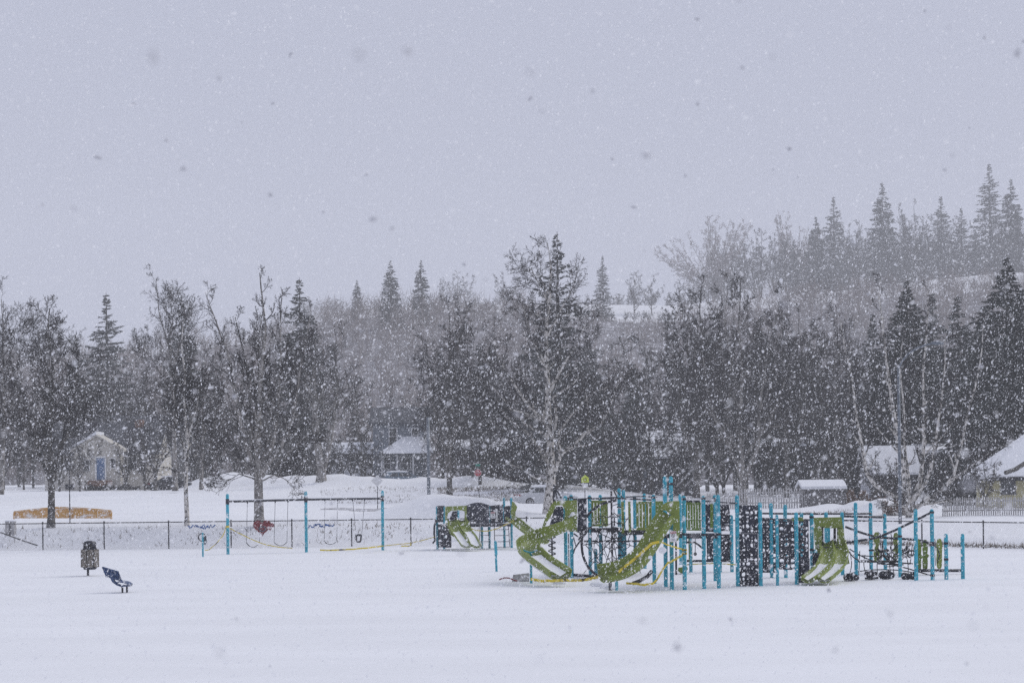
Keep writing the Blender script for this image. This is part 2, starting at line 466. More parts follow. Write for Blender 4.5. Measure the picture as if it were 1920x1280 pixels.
def bare_tree(stems, rng, l1=dict(), n1=14, n2=7, n3=6, n4=5, reach=3.5, angle=(40, 70), up=.10, droop=0.0, tw=.011, t0=.25, thick=.042, minr=.009, shape=.65):
    """stems: list of (points (m,3), r0, r1). Returns trunk mesh and crown mesh (local coordinates)."""
    TV, TQ, CV, CQ, CT = [], [], [], [], []
    nT = nC = 0
    def put(p0, p1, r0, r1):
        nonlocal nT, nC
        big = r0 > thick
        if big.any():
            v, q = tubes(p0[big], p1[big], r0[big], r1[big], 6); TV.append(v); TQ.append(q + nT); nT += len(v)
        sm = ~big
        if sm.any():
            v, q = tubes(p0[sm], p1[sm], np.maximum(r0[sm], minr), np.maximum(r1[sm], minr * .8), 3); CV.append(v); CQ.append(q + nC); nC += len(v)
    for (pts, r0, r1) in stems:
        L = np.linalg.norm(np.diff(np.asarray(pts, float), axis=0), axis=1).sum()
        K = max(8, int(L / .8))
        p = resample(pts, K)
        wob = rng.normal(size=p.shape) * .045; wob[0] = 0
        p = p + np.cumsum(wob, 0) * .5
        r = r0 + (r1 - r0) * np.linspace(0, 1, K + 1) ** .85
        r[0] *= 1.25
        P = p[None]; R = r[None]
        # continuous stem skin
        b = B().tube(p, r, 8)
        TV.append(np.array(b.v)); f4 = [f for f in b.f if len(f) == 4]; TQ.append(np.array(f4) + nT); nT += len(b.v)
        nn = max(4, int(n1 * min(1, L / 9 + .2)))
        c1, R1 = spawn(P, R, nn, t0, 0, angle, 6, .16, up, .55, rng, lens=lambda t: reach * np.clip((1.02 - t), .2, 1) ** shape * np.clip((t - t0) * 6 + .45, 0, 1))
        put(*to_segs(c1, R1))
        c2, R2 = spawn(c1, R1, n2, .2, .56, (25, 60), 4, .16, up * .6, .6, rng)
        put(*to_segs(c2, R2))
        c3, R3 = spawn(c2, R2, n3, .15, .62, (22, 55), 3, .16, up * .3 - droop, .65, rng)
        put(*to_segs(c3, R3))
        c4, R4 = spawn(c3, R3, max(3, n4 - 1), .1, .95, (15, 48), 1, .1, -droop * 2, .7, rng)
        v, t = cones(c4[:, 0], c4[:, 1] + 0, np.full(len(c4), tw * .72)); CV.append(v); CT.append(t + nC); nC += len(v)
        # twigs directly on the limbs too
        c5, R5 = spawn(c1, R1, 8, .1, .30, (25, 60), 1, .1, -droop, .7, rng)
        v, t = cones(c5[:, 0], c5[:, 1], np.full(len(c5), tw)); CV.append(v); CT.append(t + nC); nC += len(v)
    tm = raw_mesh('trunk', np.concatenate(TV), np.concatenate(TQ), smooth=True)
    cm = raw_mesh('crown', np.concatenate(CV), np.concatenate(CQ) if CQ else None, np.concatenate(CT))
    return tm, cm

def conifer(h, w, rng, nb=150, ns=26, bl=.42, shape=1.0, rag=.25, t0=.06, droop=.25, upper=0.0):
    hs = h * (t0 + (1 - t0) * np.sort(rng.random(nb)) ** 1.3 * .985)
    f = hs / h
    L = w / 2 * (np.clip(1 - f, 0, 1) ** shape * (1 - rag) + rag * rng.random(nb) * np.clip(1.15 - f, 0, 1)) * np.clip((1 - f) * 5, .12, 1) + .10
    az = rng.uniform(0, 2 * PI, nb)
    K = 4
    P = np.zeros((nb, K + 1, 3)); P[:, 0, 2] = hs
    d = np.stack([np.cos(az), np.sin(az), rng.uniform(-.05, .6, nb)], 1)
    for k in range(K):
        d[:, 2] -= droop * (1 - .7 * f) * (1.0 if k < K - 1 else -.7)
        P[:, k + 1] = P[:, k] + nrm(d) * (L / K)[:, None]
    R = (.012 + .02 * L)[:, None] * np.linspace(1, .3, K + 1)[None]
    cv, cq = tubes(*to_segs(P, R), 3); nC = len(cv)
    # sprays of needles
    t = (.12 + .88 * rng.random((nb, ns)) ** .8) * K * .999
    i = np.floor(t).astype(int); ff = (t - i)[..., None]; rows = np.arange(nb)[:, None]
    pos = (P[rows, i] * (1 - ff) + P[rows, i + 1] * ff).reshape(-1, 3)
    dd = nrm(P[rows, i + 1] - P[rows, i]).reshape(-1, 3)
    M = len(pos)
    side = nrm(np.cross(dd, np.array([0, 0, 1.])) + rng.normal(size=dd.shape) * .25) * np.where(rng.random(M) < .5, 1, -1)[:, None]
    dirv = nrm(dd * rng.uniform(.3, 1.1, (M, 1)) + side * rng.uniform(.3, 1, (M, 1)) + np.array([0, 0, -1.]) * rng.uniform(0, .6, (M, 1)))
    ln = bl * rng.uniform(.5, 1.3, M) * (.30 + .70 * np.repeat(np.clip(1.6 * L / (w / 2), 0, 1), ns))
    wv = nrm(np.cross(dirv, rng.normal(size=dirv.shape))) * (ln * .16)[:, None]
    tip = pos + dirv * ln[:, None]; mid = pos + dirv * (ln * .45)[:, None]
    V = np.stack([pos, mid + wv, tip, mid - wv], 1).reshape(-1, 3)
    Qd = np.arange(M * 4).reshape(-1, 4) + nC
    cm = raw_mesh('crown', np.concatenate([cv, V]), np.concatenate([cq, Qd]))
    b = B().tube([(0, 0, -.4), (0, 0, h * .35), (0, 0, h * .72), (0, 0, h)], [h * .016, h * .012, h * .006, .015], 7)
    tm = raw_mesh('trunk', np.array(b.v), np.array([q for q in b.f if len(q) == 4]), smooth=True)
    return tm, cm

def plant(name, meshes, loc, label, cat, group=None, rotz=0.0, sc=1.0, mats=None, sz=None):
    o = thing(name, label, cat, loc, group, rotz)
    o.scale = (sc, sc, sz or sc)
    for nm, me, m_ in zip(('trunk', 'crown'), meshes, mats or (M_BARKD, M_TWIGB)):
        mesh_obj(nm, me, m_, o)
    return o

def px_stem(poly, d, r0, r1, base, rng, lean=0.0):
    """picture polyline at depth d -> local points round base, wandering a little in depth"""
    dy = lean
    out = []
    for k, (a, b_) in enumerate(poly):
        t = k / max(1, len(poly) - 1)
        out.append(Q(a, b_, d) - base + np.array([0, dy * t, 0]))
    return (np.array(out), r0, r1)

def photo_tree(name, label, d, base_px, stems, mats, rot=0, group=None, sink=.35, **kw):
    rng = np.random.default_rng(sum(ord(c) * (i + 3) for i, c in enumerate(label)) % 99991)
    base = Q(base_px[0], base_px[1], d)
    st = []
    for (poly, r0, r1, lean) in stems:
        s_ = px_stem(poly, d, r0, r1, base, rng, lean)
        st.append(s_)
    st[0][0][0][2] -= sink
    tm, cm = bare_tree(st, rng, **kw)
    return plant(name, (tm, cm), base, label, 'tree', group, mats=mats)

BM = (M_BARK, M_TWIG)
DM = (M_BARKD, M_TWIG)
PM = (M_BARKL, M_TWIGB)
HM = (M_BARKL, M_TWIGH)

def foreground_trees():
    # leaning dark birch by the yellow boards
    photo_tree('birch_tree', 'dark bare birch standing in front of the yellow boards with twin roots', 109, (95, 984),
        [([(95, 984), (96, 920), (92, 850), (96, 770), (100, 690), (88, 620), (92, 578)], .23, .03, 0),
         ([(95, 905), (70, 840), (52, 770), (34, 700), (30, 640)], .11, .02, -1),
         ([(95, 890), (122, 820), (130, 740), (140, 680), (128, 625)], .11, .02, 1),
         ([(93, 855), (135, 815), (170, 790), (196, 770)], .08, .015, -1.5),
         ([(94, 840), (50, 800), (14, 770), (-25, 760)], .07, .015, 1),
         ([(98, 760), (75, 690), (62, 620), (70, 590)], .06, .015, 2)],
        DM, n1=17, n2=7, n3=5, n4=5, reach=3.86, droop=0.024, tw=0.0129, t0=.2, angle=(35, 75))
    photo_tree('bare_tree', 'tall pale bare tree at the very edge beside the dark birch', 150, (2, 918),
        [([(2, 918), (6, 800), (4, 700), (8, 620), (2, 555)], .20, .02, 0), ([(6, 690), (30, 640), (60, 600)], .06, .015, 0), ([(5, 760), (-20, 680), (-30, 610)], .06, .015, 0), ([(6, 730), (45, 680), (90, 645)], .06, .01, 0)],
        PM, n1=21, n2=6, n3=5, n4=4, reach=4.38, up=.2, tw=0.0140, t0=.3, angle=(25, 55))
    photo_tree('birch_tree', 'slim white birch trunk between the dark birch and the swing set', 110, (350, 982),
        [([(350, 982), (348, 900), (352, 840), (345, 770), (346, 700), (340, 640), (345, 600)], .145, .02, 0),
         ([(350, 860), (330, 800), (318, 740), (322, 690)], .07, .012, 1), ([(351, 830), (372, 770), (380, 710)], .06, .012, -1)],
        BM, n1=23, n2=7, n3=5, n4=5, reach=3.09, droop=0.020, tw=0.0117, t0=.25, angle=(35, 70))
    photo_tree('bare_tree', 'tall thin bare tree rising above the slim white birch', 165, (328, 912),
        [([(328, 912), (326, 800), (322, 720), (318, 650), (298, 590), (292, 525)], .24, .02, 0), ([(318, 650), (326, 600), (316, 552)], .09, .015, 0),
         ([(320, 690), (350, 620), (352, 575)], .09, .015, 1), ([(323, 740), (292, 680), (270, 640)], .09, .015, -1)],
        PM, n1=21, n2=6, n3=5, n4=4, reach=4.64, up=.14, tw=0.0164, t0=.25, angle=(30, 60))
    # the vase-shaped one behind the swings
    photo_tree('bare_tree', 'wide vase-shaped bare tree with many upright stems behind the swing set', 108.5, (487, 984),
        [([(487, 984), (486, 930), (484, 880), (480, 840), (484, 770), (490, 690), (500, 620), (488, 515)], .30, .025, 0),
         ([(484, 885), (466, 850), (452, 790), (442, 720), (430, 660), (404, 590), (392, 555)], .16, .02, -1),
         ([(484, 880), (470, 830), (466, 750), (460, 680), (444, 620), (436, 590)], .13, .02, 1.2),
         ([(487, 880), (510, 840), (516, 760), (520, 680), (518, 600), (520, 545)], .15, .02, 1),
         ([(488, 885), (520, 850), (548, 790), (560, 700), (572, 640), (580, 580)], .14, .02, -1),
         ([(486, 890), (450, 860), (420, 830), (396, 800)], .09, .015, -1), ([(488, 895), (530, 865), (560, 830), (596, 800)], .09, .015, 1),
         ([(486, 800), (480, 720), (476, 640), (480, 580)], .10, .02, 2), ([(486, 905), (520, 890), (545, 905), (560, 925)], .05, .01, -.5), ([(484, 900), (450, 890), (425, 905), (405, 930)], .05, .01, -.5)],
        (M_BARKL, M_TWIG), n1=18, n2=6, n3=5, n4=4, reach=2.58, up=.16, droop=0.012, tw=0.0117, t0=.18, angle=(22, 60))
    photo_tree('bare_tree', 'stout pale forked trunk on the snow bank behind the right swing', 176, (602, 903),
        [([(602, 903), (603, 880), (598, 850), (592, 800), (588, 720), (592, 640)], .48, .03, 0), ([(603, 880), (616, 845), (624, 790), (630, 700), (622, 640)], .30, .03, 1)],
        PM, n1=21, n2=6, n3=5, n4=4, reach=5.79, up=.12, tw=0.0164, t0=.3, angle=(30, 65))
    photo_tree('bare_tree', 'small dark bare tree beside the snow mound near the cream house', 176, (290, 917),
        [([(290, 917), (291, 890), (280, 860), (262, 830), (258, 790)], .20, .02, 0), ([(291, 890), (305, 862), (330, 835), (338, 800)], .12, .02, 0)],
        DM, n1=21, n2=6, n3=5, n4=4, reach=3.86, up=.05, tw=0.0152, t0=.25)
    photo_tree('bare_tree', 'short bare tree on the snow mound between the two birches', 178, (378, 912),
        [([(378, 912), (378, 870), (382, 800), (376, 730), (384, 660)], .20, .02, 0)], PM, n1=25, n2=6, n3=5, n4=4, reach=5.41, tw=0.0164, t0=.2)
    # big birch behind the playground
    photo_tree('birch_tree', 'tallest birch with a thick white leaning trunk behind the big playground', 121, (1024, 974),
        [([(1024, 974), (1030, 935), (1036, 895), (1034, 850), (1030, 780), (1028, 700), (1026, 620), (1034, 550), (1036, 490), (1030, 455)], .33, .03, 0),
         ([(1036, 890), (1052, 850), (1072, 832), (1100, 812), (1104, 770), (1098, 735)], .17, .02, -1.5),
         ([(1100, 812), (1130, 790), (1150, 740), (1165, 690)], .09, .015, -1.5),
         ([(1034, 865), (1010, 838), (996, 815), (978, 800), (950, 780), (930, 745)], .12, .02, 1),
         ([(1030, 800), (990, 760), (950, 700), (930, 660), (925, 620)], .11, .02, 1.5),
         ([(1028, 740), (1060, 680), (1085, 640), (1100, 600)], .11, .02, -1),
         ([(1028, 690), (1000, 640), (985, 590), (975, 560)], .08, .015, -1),
         ([(1026, 630), (1050, 580), (1075, 540), (1085, 500)], .08, .015, 1),
         ([(1030, 570), (1010, 530), (995, 500), (978, 495)], .07, .012, 1),
         ([(1036, 905), (1000, 895), (975, 878), (940, 868)], .07, .015, -2),
         ([(1030, 560), (1010, 520), (985, 508)], .05, .012, 0),
         ([(1032, 830), (1070, 780), (1120, 730), (1150, 720)], .10, .015, 2.5), ([(1031, 820), (980, 790), (920, 720), (880, 700)], .10, .015, 2.5)],
        BM, n1=17, n2=6, n3=5, n4=4, reach=3.73, droop=0.020, tw=0.0129, t0=.15, angle=(30, 75))
    photo_tree('bare_tree', 'dark straight bare tree by the grassy bank left of the tallest birch', 160, (843, 924),
        [([(843, 924), (842, 860), (844, 780), (838, 700), (842, 640), (836, 565)], .24, .025, 0), ([(842, 860), (820, 800), (806, 730), (800, 650)], .12, .02, 0), ([(843, 840), (870, 780), (890, 720), (888, 640)], .12, .02, 0), ([(842, 780), (850, 700), (866, 620), (872, 580)], .1, .02, 0)],
        DM, n1=19, n2=7, n3=5, n4=5, reach=4.38, up=.10, tw=0.0175, t0=.2)
    # dense dark group right of centre
    photo_tree('bare_tree', 'dense bushy bare tree with a pale trunk behind the playground wall', 158, (1395, 938),
        [([(1395, 938), (1392, 880), (1388, 800), (1392, 700), (1386, 600), (1392, 515)], .26, .03, 0), ([(1394, 900), (1370, 840), (1368, 760), (1374, 680), (1360, 600), (1366, 545)], .2, .02, 1),
         ([(1394, 900), (1420, 840), (1424, 740), (1436, 660), (1452, 600), (1458, 565)], .2, .02, -1), ([(1392, 860), (1440, 800), (1470, 730), (1488, 650)], .15, .02, 1), ([(1392, 850), (1340, 790), (1322, 720), (1312, 650)], .15, .02, -1)],
        PM, n1=19, n2=6, n3=6, n4=5, reach=4.12, up=.12, tw=0.023, t0=.15, angle=(25, 60))
    photo_tree('bare_tree', 'dense bare tree with a rounded top behind the tall playground posts', 166, (1305, 925),
        [([(1305, 925), (1306, 860), (1312, 760), (1318, 660), (1310, 580), (1316, 528)], .3, .03, 0), ([(1306, 870), (1280, 800), (1272, 720), (1262, 660), (1266, 600)], .18, .02, 1), ([(1306, 860), (1340, 790), (1348, 700), (1346, 610), (1352, 560)], .18, .02, -1), ([(1308, 800), (1298, 700), (1288, 620), (1292, 560)], .14, .02, 2)],
        DM, n1=19, n2=6, n3=6, n4=5, reach=4.24, up=.12, tw=0.023, t0=.15, angle=(25, 60))
    photo_tree('bare_tree', 'bushy bare tree with low twigs behind the dark shed', 170, (1475, 925),
        [([(1475, 925), (1474, 860), (1470, 770), (1476, 690), (1470, 620)], .26, .03, 0), ([(1474, 860), (1500, 780), (1515, 700), (1510, 640)], .15, .02, 0), ([(1474, 850), (1450, 780), (1440, 690), (1446, 630)], .15, .02, 1)],
        DM, n1=21, n2=7, n3=6, n4=5, reach=4.38, up=.1, tw=0.023, t0=.15)
    # multi-stem birch on the right
    photo_tree('birch_tree', 'many-stemmed white birch spreading from one base near the street lamp', 123, (1706, 977),
        [([(1706, 977), (1700, 940), (1694, 890), (1686, 840), (1672, 760), (1664, 690), (1658, 620), (1650, 560), (1652, 510)], .22, .02, 0),
         ([(1700, 945), (1668, 925), (1640, 910), (1622, 880), (1616, 830), (1602, 770), (1594, 700), (1578, 640), (1570, 585)], .16, .02, -1),
         ([(1704, 945), (1706, 900), (1700, 840), (1698, 760), (1694, 690), (1700, 630)], .13, .02, 1.5),
         ([(1708, 950), (1728, 900), (1736, 840), (1738, 760), (1736, 700), (1742, 640), (1750, 580), (1748, 530)], .16, .02, 1),
         ([(1708, 945), (1742, 890), (1752, 830), (1762, 760), (1768, 690), (1766, 630)], .13, .02, -1),
         ([(1710, 955), (1750, 930), (1786, 900), (1800, 850), (1812, 790), (1830, 720), (1842, 660), (1846, 600)], .15, .02, 0),
         ([(1686, 850), (1660, 820), (1636, 790), (1620, 760)], .06, .012, 1), ([(1712, 955), (1722, 945), (1745, 942), (1775, 936)], .10, .03, -.6), ([(1704, 957), (1690, 946), (1660, 944)], .09, .03, -.6),
         ([(1780, 905), (1820, 870), (1860, 840), (1890, 830)], .06, .012, -1), ([(1735, 850), (1770, 810), (1800, 770)], .05, .012, 0)],
        BM, n1=16, n2=5, n3=5, n4=4, reach=2.44, up=.12, tw=0.0117, t0=.2, angle=(25, 60))
    photo_tree('bare_tree', 'thin bare trees top with upright twigs left of the many-stemmed birch', 175, (1560, 930),
        [([(1560, 930), (1562, 860), (1566, 760), (1572, 680), (1570, 580)], .2, .02, 0), ([(1562, 850), (1540, 770), (1535, 690), (1540, 640)], .13, .02, 1), ([(1563, 840), (1590, 760), (1592, 680), (1588, 620)], .13, .02, -1)],
        PM, n1=21, n2=6, n3=5, n4=4, reach=4.38, up=.16, tw=0.0164, t0=.2, angle=(25, 55))
foreground_trees()

# ---- conifers and the belt behind the houses
rg = np.random.default_rng(5)
CON = [conifer(18, 7.6, np.random.default_rng(21), nb=420, ns=30, bl=.60, shape=.85, rag=.35),
       conifer(18, 6.0, np.random.default_rng(22), nb=420, ns=26, bl=.55, shape=.55, rag=.35),
       conifer(18, 7.4, np.random.default_rng(23), nb=330, ns=26, bl=.55, shape=.75, rag=.55, droop=.15)]
CON_RAG = conifer(18, 8.4, np.random.default_rng(25), nb=300, ns=26, bl=.55, shape=.7, rag=.7, droop=.08)
CON_BIG = conifer(22, 11.5, np.random.default_rng(24), nb=820, ns=36, bl=.62, shape=.72, rag=.25, t0=.03)
def con(px, top, d, label, k=0, big=None, mats=None, base=None, name='spruce_tree', wide=1.0, group=None, rag=False):
    p = onT(px, d)
    zt = Q(px, top, d)[2]
    ms = CON_RAG if rag else big or CON[k]
    h = zt - p[2]; h0 = 22. if big else 18.
    o = plant(name, ms, (p[0], p[1], p[2] - .3), label, 'tree', group, rotz=rg.uniform(0, 6.28), sc=wide * h / h0, sz=(h + .3) / h0, mats=mats or (M_BARKD, M_NEEDLE))
    return o
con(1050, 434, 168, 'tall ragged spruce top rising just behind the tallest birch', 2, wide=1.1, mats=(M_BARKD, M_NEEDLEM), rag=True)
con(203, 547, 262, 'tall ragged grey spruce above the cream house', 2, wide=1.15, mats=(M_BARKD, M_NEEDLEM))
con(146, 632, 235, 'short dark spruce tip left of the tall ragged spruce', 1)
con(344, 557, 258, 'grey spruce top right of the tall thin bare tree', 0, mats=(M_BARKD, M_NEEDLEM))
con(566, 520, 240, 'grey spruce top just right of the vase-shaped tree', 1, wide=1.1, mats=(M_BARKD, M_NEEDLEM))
con(1705, 520, 178, 'dark cone-shaped spruce behind the street lamp', big=CON_BIG, wide=1.1)
con(1893, 476, 160, 'very large black spruce filling the right edge', big=CON_BIG, wide=1.35)
con(1800, 552, 186, 'narrow dark spruce between the cone-shaped and the very large spruce', 1, wide=1.2)
con(1838, 600, 190, 'lower dark spruce tucked beside the very large spruce', big=CON_BIG, wide=1.0)
con(1640, 585, 184, 'dark spruce partly behind the left stems of the many-stemmed birch', 0)
con(1752, 545, 196, 'dark spruce behind the right stems of the many-stemmed birch', 2)
con(1915, 560, 168, 'dark spruce cut off by the picture edge behind the yellow house', big=CON_BIG, wide=.9)
con(1190, 690, 200, 'low dark spruce behind the school crossing sign', 0, wide=1.2)
con(1105, 620, 205, 'dark spruce right behind the tallest birch', 0, wide=1.2)
con(900, 640, 214, 'dark spruce left of the tallest birch behind the brown house', 2, wide=1.3)
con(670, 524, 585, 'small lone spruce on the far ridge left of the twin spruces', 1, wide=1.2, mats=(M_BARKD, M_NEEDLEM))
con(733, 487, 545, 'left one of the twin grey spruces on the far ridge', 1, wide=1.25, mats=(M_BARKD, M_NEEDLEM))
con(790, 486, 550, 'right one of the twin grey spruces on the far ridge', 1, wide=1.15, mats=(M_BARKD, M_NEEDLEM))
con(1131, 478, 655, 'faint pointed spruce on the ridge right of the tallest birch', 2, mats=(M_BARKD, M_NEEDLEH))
for (px, top, k, lab) in [(1531, 405, 1, 'faint small spruce on the hill left of the pointed one'), (1565, 367, 2, 'pointed spruce on the hill rising above the bare woods'),
        (1656, 341, 1, 'narrow round-topped spruce tallest in the middle of the hill'), (1766, 365, 2, 'layered spruce on the hill between the round-topped and the twin ones'),
        (1804, 388, 2, 'small layered spruce on the hill left of the tallest hill spruce'), (1857, 305, 2, 'tallest hill spruce with ragged branches near the right edge'),
        (1897, 334, 1, 'hill spruce at the right edge beside the tallest one'), (1700, 455, 0, 'low spruce among the bare trees on the hill'), (1600, 470, 0, 'low spruce below the round-topped one on the hill'),
        (1830, 430, 0, 'low broad spruce under the tallest hill spruce'), (1100, 560, 1, 'tiny faint spruce tip on the ridge by the snow strip'), (1255, 545, 1, 'tiny faint spruce on the ridge below the fan-shaped tree'), (1490, 455, 2, 'thin spruce left of the faint small spruce on the hill')]:
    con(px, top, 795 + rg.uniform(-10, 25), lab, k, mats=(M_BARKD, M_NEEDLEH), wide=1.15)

def gen_stems(h, rng, n=3, spread=.22, r=.22):
    st = []
    main = [(0, 0, -.4)] + [(rng.normal() * .02 * h * k / 5, rng.normal() * .02 * h * k / 5, h * k / 5) for k in range(1, 6)]
    st.append((np.array(main), r, .03))
    for i in range(n):
        az = 2 * PI * (i + rng.random()) / n; z0 = h * rng.uniform(.1, .3); s = spread * rng.uniform(.6, 1.2)
        st.append((np.array([(0, 0, z0), (math.cos(az) * h * s * .45, math.sin(az) * h * s * .45, z0 + (h - z0) * .35), (math.cos(az) * h * s * .8, math.sin(az) * h * s * .8, z0 + (h - z0) * .65), (math.cos(az) * h * s, math.sin(az) * h * s, z0 + (h - z0) * rng.uniform(.8, .98))]), r * .55, .025))
    return st
BELT = []
for k in range(5):
    r_ = np.random.default_rng(40 + k)
    BELT.append(bare_tree(gen_stems(17, r_, n=[3, 4, 5, 3, 4][k], spread=[.2, .28, .24, .16, .3][k]), r_, n1=12, n2=6, n3=6, n4=5, reach=[3.6, 4.0, 3.4, 3.2, 3.8][k], up=[.16, .1, .12, .2, .1][k], tw=.028, minr=.015, t0=.15, thick=.03, angle=(28, 62)))
def fan_stems(h, rng, n=26):
    st = [(np.array([(0, 0, -.4), (0, 0, h * .12), (.1, 0, h * .3)]), .32, .2)]
    for i in range(n):
        th = math.radians(2 + 68 * ((i * .618 + .3) % 1) ** .75); az = 2.39996 * i
        rr = math.sin(th) * h * .52; ez = h * (.16 + .82 * math.cos(th) ** .7) * rng.uniform(.95, 1.0)
        ex, ey = rr * math.cos(az), rr * math.sin(az)
        z0 = h * rng.uniform(.08, .26)
        st.append((np.array([(0, 0, z0), (ex * .22, ey * .22, z0 + (ez - z0) * .25), (ex * .62, ey * .62, z0 + (ez - z0) * .6), (ex, ey, ez)]), .13, .02))
    return st
FAN = bare_tree(fan_stems(20, np.random.default_rng(60)), np.random.default_rng(61), n1=13, n2=5, n3=4, n4=4, reach=3.3, up=.08, tw=.030, minr=.015, t0=.12, thick=.07, angle=(20, 50))
def bare(px, top, d, label, group=None, k=None, mats=None, wide=1.0, ms=None, h0=17.):
    p = onT(px, d); zt = Q(px, top, d)[2]
    h = max(4.0, zt - p[2]); k = int(rg.integers(0, 5)) if k is None else k
    s = wide * (h / h0) ** .8
    return plant('bare_tree', ms or BELT[k], (p[0], p[1], p[2] - .2), label, 'tree', group, rotz=rg.uniform(0, 6.28), sc=s, sz=h / h0 * .97, mats=mats or (M_BARKD, M_TWIGB))
GB = 'bare trees in the dense belt behind the houses'
LB = 'dark leafless tree in the dense belt behind the houses'
belt = []
for px in range(-60, 600, 42): belt.append((px + rg.uniform(-18, 18), rg.uniform(640, 730), rg.uniform(205, 260)))
for px in range(600, 840, 60): belt.append((px + rg.uniform(-18, 18), rg.uniform(690, 770), rg.uniform(215, 270)))
for px in range(830, 1620, 30): belt.append((px + rg.uniform(-14, 14), rg.uniform(565, 640) if 1245 < px < 1500 else rg.uniform(620, 700), rg.uniform(196, 250)))
for px in range(1600, 1960, 40): belt.append((px + rg.uniform(-14, 14), rg.uniform(610, 690), rg.uniform(200, 245)))
for (px, top, d) in belt:
    lm = ['cream house', 'vase-shaped tree', 'grey two-storey house', 'tallest birch', 'large play set', 'dark shed', 'many-stemmed birch'][int(np.searchsorted([300, 600, 840, 1110, 1380, 1600], px))]
    bare(px, top, d, 'dark leafless tree in the dense belt behind the ' + lm, 'bare trees in the dense belt behind the ' + lm, wide=rg.uniform(1.0, 1.3))
GL = 'low bare trees close behind the houses'
for px in range(850, 1640, 27):
    lm = 'brown house' if px < 1040 else 'play set' if px < 1320 else 'shed'
    bare(px + rg.uniform(-10, 10), rg.uniform(735, 815), rg.uniform(172, 184), 'low dark leafless tree with dense twigs behind the ' + lm if lm != 'brown house' else 'low dark leafless tree with dense twigs in front of the brown house', GL + ' by the ' + lm, wide=1.5)
for px in (600, 622, 640, 655, 672, 690, 830):
    bare(px + rg.uniform(-8, 8), rg.uniform(790, 830), rg.uniform(190, 199), 'thin low leafless tree in front of the pale and grey houses', 'thin low trees before the pale and grey houses', wide=1.2)
for px in range(-40, 620, 48):
    bare(px + rg.uniform(-14, 14), rg.uniform(750, 810), rg.uniform(206, 240), 'low dark leafless tree crowding the cream house', 'low bare trees round the cream house', wide=1.3)
for px in (112, 150, 236, 272):
    bare(px, rg.uniform(800, 822), rg.uniform(176, 182), 'small leafless tree veiling the front of the cream house', 'small leafless trees veiling the cream house', wide=1.2)
for px in (1642, 1668, 1775, 1812, 1846):
    bare(px, rg.uniform(842, 862), rg.uniform(134, 138), 'small leafless tree before the houses beside the many-stemmed birch', 'small leafless trees before the right-hand houses', wide=1.1)
# hill trees
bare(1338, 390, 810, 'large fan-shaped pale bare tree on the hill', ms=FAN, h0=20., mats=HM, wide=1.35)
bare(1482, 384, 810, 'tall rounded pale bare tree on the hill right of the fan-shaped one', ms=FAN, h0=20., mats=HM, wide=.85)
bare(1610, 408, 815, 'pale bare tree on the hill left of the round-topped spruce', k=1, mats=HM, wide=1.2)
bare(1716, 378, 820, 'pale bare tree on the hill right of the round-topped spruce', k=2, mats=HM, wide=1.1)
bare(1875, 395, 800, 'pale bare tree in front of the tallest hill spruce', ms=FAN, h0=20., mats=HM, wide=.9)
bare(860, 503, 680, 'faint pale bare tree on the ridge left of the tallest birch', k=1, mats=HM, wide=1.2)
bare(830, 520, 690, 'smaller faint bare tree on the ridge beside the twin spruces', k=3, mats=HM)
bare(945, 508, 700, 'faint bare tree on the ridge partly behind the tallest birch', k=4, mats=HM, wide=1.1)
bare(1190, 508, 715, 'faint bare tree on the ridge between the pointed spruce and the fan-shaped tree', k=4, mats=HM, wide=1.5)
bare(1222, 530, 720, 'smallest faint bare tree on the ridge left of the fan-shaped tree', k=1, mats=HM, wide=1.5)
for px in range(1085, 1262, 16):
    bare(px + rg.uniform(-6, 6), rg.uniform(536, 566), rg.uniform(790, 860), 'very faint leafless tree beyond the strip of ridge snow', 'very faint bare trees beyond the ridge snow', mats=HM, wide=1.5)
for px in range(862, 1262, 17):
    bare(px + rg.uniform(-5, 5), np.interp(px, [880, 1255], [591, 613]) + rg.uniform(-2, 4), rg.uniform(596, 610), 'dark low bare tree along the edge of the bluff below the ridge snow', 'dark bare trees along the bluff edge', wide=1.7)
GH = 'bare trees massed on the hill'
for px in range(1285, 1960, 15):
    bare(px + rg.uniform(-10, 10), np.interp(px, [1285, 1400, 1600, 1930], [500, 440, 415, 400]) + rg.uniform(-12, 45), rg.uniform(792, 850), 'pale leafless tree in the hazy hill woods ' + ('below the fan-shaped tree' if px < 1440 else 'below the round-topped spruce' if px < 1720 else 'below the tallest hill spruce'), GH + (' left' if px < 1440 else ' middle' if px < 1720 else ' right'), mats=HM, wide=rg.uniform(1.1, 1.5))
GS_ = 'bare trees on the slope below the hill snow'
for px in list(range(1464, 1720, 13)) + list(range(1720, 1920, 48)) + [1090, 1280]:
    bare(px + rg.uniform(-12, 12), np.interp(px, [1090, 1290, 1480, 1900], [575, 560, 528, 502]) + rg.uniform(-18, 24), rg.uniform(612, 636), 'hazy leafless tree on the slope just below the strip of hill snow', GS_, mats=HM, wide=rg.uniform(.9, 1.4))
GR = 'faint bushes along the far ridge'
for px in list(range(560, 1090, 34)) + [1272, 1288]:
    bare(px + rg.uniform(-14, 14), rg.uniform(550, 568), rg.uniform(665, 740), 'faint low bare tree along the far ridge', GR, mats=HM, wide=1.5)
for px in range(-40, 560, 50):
    bare(px + rg.uniform(-14, 14), rg.uniform(600, 650), rg.uniform(530, 620), 'faint leafless tree on the far slope at the left', 'faint bare trees on the left far slope', mats=HM, wide=1.3)

